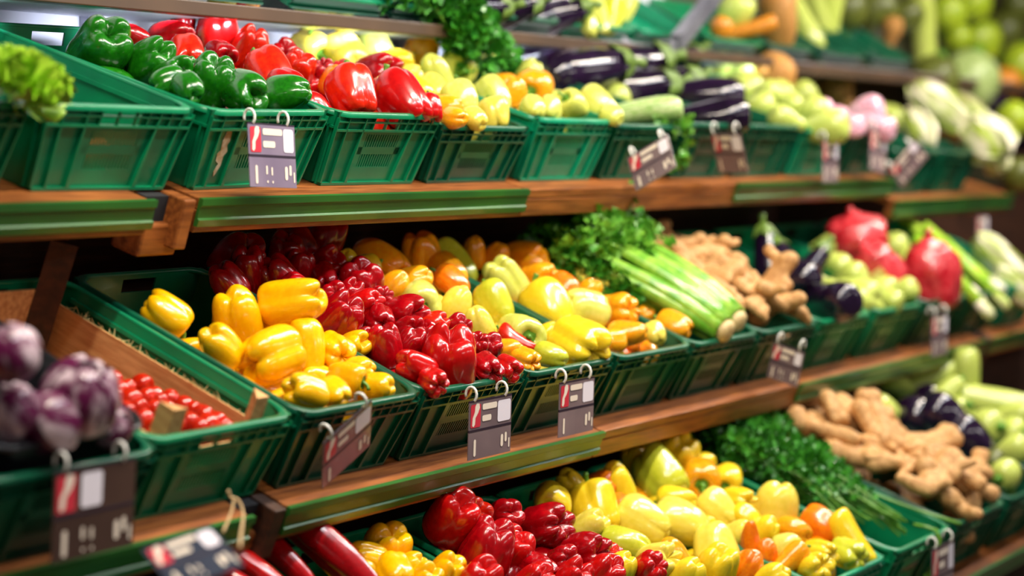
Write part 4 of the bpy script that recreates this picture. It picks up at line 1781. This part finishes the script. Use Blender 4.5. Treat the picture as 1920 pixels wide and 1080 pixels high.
# ------------------------------------------------------------------ trays, tomatoes, tags
c = CRATES['m1']
r = thing('wooden_tray', 'thin wooden tray with corner posts set into the tomato crate', 'tray', c['M'] @ Matrix.Translation((.022, .033, .014)), GROUPS['m1'])
w2, d2, h2 = .138, .53, .118
for nm, a in (('side_board', (-w2, -w2 + .005, 0, d2, .0, h2)), ('side_board', (w2 - .005, w2, 0, d2, .0, h2)), ('end_board', (-w2 + .006, w2 - .006, 0, .005, 0, h2 - .02)), ('end_board', (-w2 + .006, w2 - .006, d2 - .005, d2, 0, h2 + .03)), ('bottom_board', (-w2 + .006, w2 - .006, .006, d2 - .006, -.004, 0.0))):
    b = MB(); b.box(*a); b.build(nm, WOOD_PALE, r)
for sx, y, h, ox in ((-1, .006, .178, 0), (1, .006, .175, 0), (-1, d2 - .006, .20, 0), (1, d2 - .006, .25, .03)):
    b = MB()
    dy = .036 if y < .1 else -.036
    x0, x1 = sx * (w2 - .006 - ox), sx * (w2 - .042 - ox)
    tri = [(x0, y), (x1, y), (x0, y + dy)] if sx * dy > 0 else [(x0, y), (x0, y + dy), (x1, y)]
    b.v += [(x, yy, 0.001) for x, yy in tri] + [(x, yy, h) for x, yy in tri]
    b.f += [(2, 1, 0), (3, 4, 5), (0, 1, 4, 3), (1, 2, 5, 4), (2, 0, 3, 5)]
    b.build('corner_post', WOOD_DK if y > .1 else WOOD_PALE, r)
fib = MB()
rf = random.Random(3)
for i in range(70):                          # frayed splinters on the top edge
    y = rf.uniform(.02, d2 - .02)
    fib.tube([(w2 - .003, y, h2), (w2 - .003 + rf.uniform(-.008, .008), y + rf.uniform(-.02, .02), h2 + rf.uniform(.002, .014))], [.0007, .0003], 3, caps=False)
fib.build('splinters', mat('pale_splinter', srgb(240, 220, 150), rough=.7), r)['kind'] = 'stuff'

TOM = lathe_geo([(0, .93), (.16, .95), (.45, .98), (.8, .85), (.98, .62), (1.0, .47), (.92, .25), (.7, .08), (.35, 0), (0, .0)], .96, 14, 20, wob=.02)
TOMM = TOM.mesh('tomato', VEG['tomato'], True)
TPX = [(172, 715, 24), (186, 728, 30), (213, 712, 31), (203, 735, 32), (225, 730, 30), (267, 721, 36), (240, 726, 26), (218, 742, 32), (243, 750, 40), (275, 744, 30), (318, 748, 32), (300, 752, 28), (312, 766, 28), (327, 775, 26), (345, 760, 32), (380, 775, 32), (410, 775, 32), (412, 793, 26), (390, 797, 40), (460, 782, 36), (430, 785, 28), (425, 798, 30), (362, 768, 28), (355, 790, 32), (330, 795, 32), (290, 765, 28), (260, 762, 30), (305, 790, 34), (375, 800, 28), (200, 752, 30), (235, 770, 32), (270, 785, 32), (440, 800, 28), (160, 735, 28), (290, 740, 26)]
for i, (px, py, wp) in enumerate(TPX):
    cr2, loc, W, w = settle('m1', px, py, wp, .105, -.02, 0, False)
    loc.x = max(-.085, min(.133, loc.x))
    w *= 1.18
    loc.y = max(.06, loc.y)
    W = c['M'] @ loc
    o = tag(link('tomato', TOMM), 'x', 'tomato', 'small tomatoes in the wooden tray')
    o.matrix_world = Matrix.Translation(W) @ Matrix.Rotation(rf.uniform(0, 6), 4, 'X') @ Matrix.Rotation(rf.uniform(0, 6), 4, 'Z') @ Matrix.Diagonal((w, w, w, 1))
    ITEMS.append((o, 'm1', px, py, ('big' if wp > 33 else 'small') + ' round red tomato', words_for('m1', loc)))
for i in range(4):                           # lower layer
    for j in range(8):
        o = tag(link('tomato', TOMM), 'x', 'tomato', 'small tomatoes in the wooden tray')
        lo_t = Vector((-.075 + i * .062, .07 + j * .05, .062))
        ITEMS.append((o, 'm1') + pix(c['M'] @ lo_t)[:2] + ('half hidden red tomato', words_for('m1', lo_t)))
        o.matrix_world = c['M'] @ Matrix.Translation((-.075 + i * .062 + rf.uniform(-.006, .006), .07 + j * .05, .062 + rf.uniform(-.005, .008))) @ Matrix.Rotation(rf.uniform(0, 6), 4, 'X') @ Matrix.Diagonal((.038, .038, .038, 1))

# black plastic tray with the radicchio
BLK = mat('black_plastic', srgb(26, 26, 32), srgb(18, 18, 24), scale=9, rough=.3, coat=.2)
c = CRATES['m0']
r = thing('black_tray', 'black plastic tray with a rounded rim holding radicchio', 'tray', c['M'] @ Matrix.Translation((.0, .026, .050)) @ Matrix.Rotation(R(2), 4, 'X'), GROUPS['m0'])
rows = []
for ins, z in ((.03, 0), (.012, .10), (.006, .155), (-.004, .158), (-.006, .150), (-.002, .150), (.002, .15), (.010, .15), (.018, .10), (.036, .004)):
    rows.append(rim_path(.352, .48, .05, ins, z, 6))
b = MB(); b.grid(rows, wrap=True); b.build('wall', BLK, r, True)
b = MB(); b.box(-.13, .13, .035, .43, 0, .004); b.build('base_panel', BLK, r)

# price tags: two cards hanging from a pair of white rings
TAGM = {
    'frame': mat('tag_sleeve', srgb(134, 114, 116), srgb(112, 94, 98), scale=6, rough=.25, coat=.4),
    'slate': mat('tag_sleeve_slate', srgb(58, 64, 80), srgb(48, 54, 70), scale=6, rough=.25, coat=.4),
    'brown': mat('tag_sleeve_shaded', srgb(78, 56, 48), srgb(66, 46, 40), scale=6, rough=.25, coat=.4),  # darker copy of the sleeve: shade on the radicchio tag painted in
    'lilac': mat('tag_sleeve_reflecting', srgb(142, 128, 148), srgb(122, 108, 130), scale=6, rough=.25, coat=.4),  # sleeve copy with a lilac reflection put into its colour
    'dark': mat('tag_edge', srgb(40, 26, 44), rough=.4),
    'red': mat('tag_red', srgb(206, 48, 66), rough=.35, coat=.4),
    'white': mat('tag_white', srgb(238, 230, 240), rough=.35, coat=.4),
    'cream': mat('tag_cream', srgb(240, 224, 206), rough=.35, coat=.4),
    'ring': mat('white_ring_plastic', srgb(238, 236, 228), rough=.35, coat=.2),
}


def blob(b, pts, y):
    i = len(b.v)
    b.v += [(x, y, z) for x, z in pts]
    b.f.append(tuple(range(i, i + len(pts))))


def rrect(x0, x1, z0, z1, r, skew=0.0):
    pts = []
    for cx, cz, a0 in ((x1 - r, z1 - r, 0), (x0 + r, z1 - r, 90), (x0 + r, z0 + r, 180), (x1 - r, z0 + r, 270)):
        for k in range(4):
            a = R(a0 + 30 * k)
            x, z = cx + r * math.cos(a), cz + r * math.sin(a)
            pts.append((x + skew * (z - z0), z))
    return pts[::-1]


def price_tag(label, P, w=.14, swing=0.0, tilt=0.0, yaw=0.0, style=0, rings=True, h=.066, name='price_tag', group='price tags on the crates', rot=None, frame='frame'):
    """P: world point of the middle of the tag's top edge; the tag faces the aisle"""
    M = Matrix.Translation(P) @ (rot or (Matrix.Rotation(yaw, 4, 'Z') @ Matrix.Rotation(tilt, 4, 'X') @ Matrix.Rotation(swing, 4, 'Y')))
    r = thing(name, label, 'price tag', M, group)
    for nm, z1 in (('upper_card', 0.0), ('lower_card', -h - .005)):
        b = MB(); b.box(-w / 2, w / 2, -.001, .001, z1 - h, z1)
        o = b.build(nm, TAGM[frame], r)
    b = MB(); b.box(-w / 2, w / 2, -.0014, .0014, -h - .005, -h); b.build('hinge', TAGM['dark'], r)
    b = MB(); b.box(-w / 2, w / 2, -.0014, .0014, 0, .003); b.build('top_edge', TAGM['dark'], r)
    y = -.0018
    b = MB(); blob(b, rrect(-w / 2 + .005, -w / 2 + .26 * w, -h + .004, -.005, .004), y); b.build('red_field', TAGM['red'], r)
    b = MB(); blob(b, [(-w / 2 + .035 * w + a * .2 * w, -h * .06 - q * h * .84) for a, q in ((.62, 0), (.92, .02), (.98, .2), (.8, .42), (.5, .62), (.46, .9), (.3, 1), (.14, .94), (.18, .62), (.42, .36), (.46, .12))][::-1], y - .0004); b.build('logo_swirl', TAGM['cream'], r)
    x0, x1 = {0: (.30, .46), 1: (.16, .47), 2: (-.18, .08)}[style]
    if style == 0:
        x0 = .24
    b = MB(); blob(b, rrect(x0 * w, x1 * w, -h + .006, -.006, .006), y); b.build('price_field', TAGM['white'], r)
    b = MB()
    if style != 2:
        blob(b, rrect(-.20 * w, x0 * w - .02 * w, -.34 * h, -.12 * h, .004), y)
        blob(b, rrect(-.20 * w, (-.20 + .62 * (x0 + .18)) * w, -.76 * h, -.54 * h, .004), y)
    for (xx, ww, hh, zz) in ((-.36, .05, .62, -1.62), (-.14, .035, .30, -1.46), (-.13, .03, .09, -1.85), (-.03, .03, .28, -1.5), (-.02, .03, .09, -1.86), (.28, .06, .46, -1.55), (.37, .05, .36, -1.45), (.45, .03, .36, -1.68)):
        if style == 1 and abs(xx) < .2:
            continue
        blob(b, rrect((xx - ww / 2) * w, (xx + ww / 2) * w, (zz - hh / 2) * h - .003, (zz + hh / 2) * h - .003, min(ww * w, hh * h) * .45), y)
    b.build('print', TAGM['cream'], r)['kind'] = 'stuff'
    if rings:
        for xx in (-.38 * w, .34 * w):
            b = MB()
            pts = []
            for k in range(11):
                a = R(-70 + 270 * k / 10)
                pts.append((xx, .008 - .013 * math.cos(a), .014 + .016 * math.sin(a)))
            b.tube(pts, .0028, 7)
            b.build('ring', TAGM['ring'], r, True)
    return r


def tag_on(cr, x, label, w=.14, drop=.030, swing=0.0, tilt=0.0, yaw=0.0, style=0, out=.020, **kw):
    c = CRATES[cr]
    P = c['M'] @ Vector((x, 0.0, c['H'])) + Vector((0, -out, -drop))
    return price_tag(label, P, w, swing, tilt, yaw, style, **kw)


def tag_turned(px, py, Y, e1, e2, label, **kw):
    """e1, e2: the top edge and the side of a twisted tag as seen (right, up, towards), in pixels"""
    P = at_y(px, py, Y)
    d = (P - CAM_P).dot(FWD) / F_PX
    v = lambda e: RIGHT * e[0] + UP * e[1] - FWD * e[2]
    a, c2 = v(e1), v(e2)
    w, h = a.length * d, c2.length * d / 2
    x = a.normalized()
    z = -(c2 - x * c2.dot(x)).normalized()
    y = z.cross(x)
    return price_tag(label, P, w=w, h=h - .003, rot=Matrix((x, y, z)).transposed().to_4x4(), **kw)


def tag_px(px, py, Y, label, **kw):
    return price_tag(label, at_y(px, py, Y), **kw)


tag_px(508, 235, 2.505, 'price tag with a painted lilac reflection on the green pepper crate', w=.150, style=0, swing=R(2), tilt=R(-4), h=.058, frame='lilac')
tag_px(920, 748, 2.215, 'brown price tag on the middle red pepper crate', w=.168, style=1, tilt=R(2), h=.056)
tag_px(1082, 714, 2.215, 'brown price tag on the middle pale pepper crate', w=.158, style=1, tilt=R(2), h=.056)
tag_turned(652, 792, 2.20, (83, 75, -106), (-9, -90, -71), 'twisted price tag hanging by one ring on the yellow crate', style=1)
tag_px(180, 875, 2.185, 'price tag painted dark for shade with a red field on the radicchio crate', w=.185, style=2, tilt=R(4), h=.066, frame='brown')
tag_turned(1214, 275, 2.49, (72, 42, 43), (14, -64, 39), 'slanting price tag below the striped squash', style=0)
tag_turned(1360, 251, 2.49, (52, -3, 45), (20, -72, -27), 'whitish price tag pulled askew on the aubergine crate', style=1)
tag_px(1557, 264, 2.50, 'pink and white price tag on the teal squash crate', w=.13, style=0, h=.062)
tag_px(1648, 248, 2.50, 'pink and white price tag on the wrapped vegetable crate', w=.15, style=0, swing=R(6), h=.062)
tag_turned(1690, 290, 2.47, (44, 56, 30), (20, -34, 34), 'price tag turned sideways at the end of the top shelf', style=0)
tag_turned(1480, 652, 2.20, (52, -18, 40), (-20, -62, -20), 'price tag turned aside on the middle ginger crate', style=0)
tag_px(1762, 592, 2.205, 'small dark price tag under the tall red net bag', w=.15, style=0, h=.06)
tag_px(1842, 405, 2.49, 'faint price tag below the lower shelf end', w=.13, style=0, h=.075, rings=False)
tag_px(1768, 1022, 1.79, 'price tag on the parsley crate behind the sprig', w=.17, style=0, h=.075)

# flat tag hanging by a string in front of the chillies
tag_turned(331, 1010, 1.98, (118, 38, -70), (75, -62, 99), 'dark price tag lying flat above the chillies on a string', style=0, rings=False, name='hanging_price_tag', frame='slate')
S = [at_y(428, 920, 2.19), at_y(432, 932, 2.19), at_y(448, 940, 2.17), at_y(456, 965, 2.15), at_y(452, 1000, 2.05), at_y(450, 1026, 1.97)]
b = MB(); b.tube(catmull(S, 16), .0028, 6)
o = b.build('string', mat('pale_string', srgb(206, 176, 130), srgb(180, 146, 100), scale=60, rough=.8), None, True)
tag(o, 'pale string looped over the middle shelf lip above the tag', 'string')
S = [at_y(432, 930, 2.19), at_y(438, 942, 2.18), at_y(430, 970, 2.16), at_y(418, 998, 2.12)]
b = MB(); b.tube(catmull(S, 12), .0025, 6)
o = b.build('string', MATS['pale_string'], None, True)
tag(o, 'second string end hanging behind the lip beside the loop', 'string')

# torn paper stuck to the green pepper crate
c = CRATES['t2']
pts = [(0, 1), (.5, 1.02), (.62, .8), (.45, .7), (.7, .55), (.4, .45), (.45, .25), (.15, .05), (.0, 0), (-.1, .1), (.12, .28), (-.25, .35), (-.3, .5), (-.05, .58), (-.15, .8)]
b = MB()
for sgn in (0,):
    i = len(b.v)
    def fr(u, d, v, c=c):
        H = c['H']; ins = .020 * (1 - v / H) + .007
        return (u * (c['W'] / 2 - ins), ins + d, v)
    b.v += [fr(-.66 + x * .16, -.0015, .025 + z * .095) for x, z in pts] + [fr(-.66 + x * .16, -.0003, .025 + z * .095) for x, z in pts]
    n = len(pts)
    b.f.append(tuple(reversed(range(n))))
    b.f += [(k, (k + 1) % n, n + (k + 1) % n, n + k) for k in range(n)]
o = b.build('torn_label', mat('torn_paper', srgb(226, 206, 170), srgb(190, 150, 100), scale=60, rough=.8), c['root'])
# ------------------------------------------------------------------ ease the heaps apart a little so that neighbours rest on each other
def ease(tier):
    ob, rad, free, cr_ = [], [], [], []
    for it in ITEMS:
        if it[1][0] == tier and it[0].name.startswith('bell_pepper'):
            ob.append(it[0]); cr_.append(it[1]); free.append(.022)
    for o, cr, _ in FILL:
        if cr[0] == tier:
            ob.append(o); cr_.append(cr); free.append(.05)
    if not ob:
        return
    P = np.array([list(o.matrix_world.translation) for o in ob])
    P0 = P.copy()
    rad = np.array([o.matrix_world.to_scale().x * .46 for o in ob])
    free = np.array(free)
    inv = [np.array(CRATES[c]['inv']) for c in cr_]
    mats = [np.array(CRATES[c]['M']) for c in cr_]
    for _ in range(30):
        D = P[:, None] - P[None]
        L = np.linalg.norm(D, axis=2) + np.eye(len(P))
        want = .94 * (rad[:, None] + rad[None])
        push = np.clip(want - L, 0, None)
        np.fill_diagonal(push, 0)
        P = P + ((D / L[:, :, None]) * (push * .5 * (free[:, None] / (free[:, None] + free[None])) * 1.2)[:, :, None]).sum(1) * .6
        for i in range(len(P)):
            c = CRATES[cr_[i]]
            l = inv[i] @ np.append(P[i], 1)
            if l[2] < c['H'] + .4 * rad[i]:
                lx = c['W'] / 2 - .020 - .9 * rad[i]
                l[0] = min(lx, max(-lx, l[0]))
                l[1] = min(c['D'] - .02 - .9 * rad[i], max(.018 + .9 * rad[i], l[1]))
            l[2] = max(l[2], rad[i] + .008)
            P[i] = (mats[i] @ l)[:3]
        d = P - P0
        n = np.linalg.norm(d, axis=1)
        over = n > free
        P[over] = P0[over] + d[over] * (free[over] / n[over])[:, None]
    for o, p in zip(ob, P):
        m = o.matrix_world.copy()
        m.translation = p
        o.matrix_world = m


bpy.context.view_layer.update()
for t_ in 'tmb':
    ease(t_)
bpy.context.view_layer.update()
for o, cr, lab in FILL:
    p = o.matrix_world.translation
    ITEMS.append((o, cr) + pix(p)[:2] + (lab, words_for(cr, CRATES[cr]['inv'] @ p)))
# ------------------------------------------------------------------ tell look-alikes apart in their labels
ORD = ['first', 'second', 'third', 'fourth', 'fifth', 'sixth', 'seventh', 'eighth', 'ninth', 'tenth', 'eleventh', 'twelfth']


def finish_labels():
    sets = {}
    for it in ITEMS:
        o, cr, px, py, lab, where = it
        full = '%s, %s of the %s' % (lab, where, CRATE_WORDS[cr])
        sets.setdefault(full, []).append(it)
    for full, its in sets.items():
        if len(its) == 1:
            o = its[0][0]
            o['label'] = full
            continue
        its.sort(key=lambda t: (t[2], t[3]))
        for n, it in enumerate(its):
            o, cr, px, py, lab, where = it
            short = lab.split(',')[0]
            o['label'] = '%s, %s from left, %s of the %s' % (short, ORD[n] if n < 12 else 'last', where, CRATE_WORDS[cr])
    # shortened labels may meet again
    seen = {}
    for it in ITEMS:
        l = it[0]['label']
        seen.setdefault(l, []).append(it)
    for l, its in seen.items():
        if len(its) > 1:
            its.sort(key=lambda t: t[3])
            for n, it in enumerate(its):
                it[0]['label'] = '%s %s' % (['upper', 'lower', 'lowest', 'last'][min(n, 3)], l)


finish_labels()
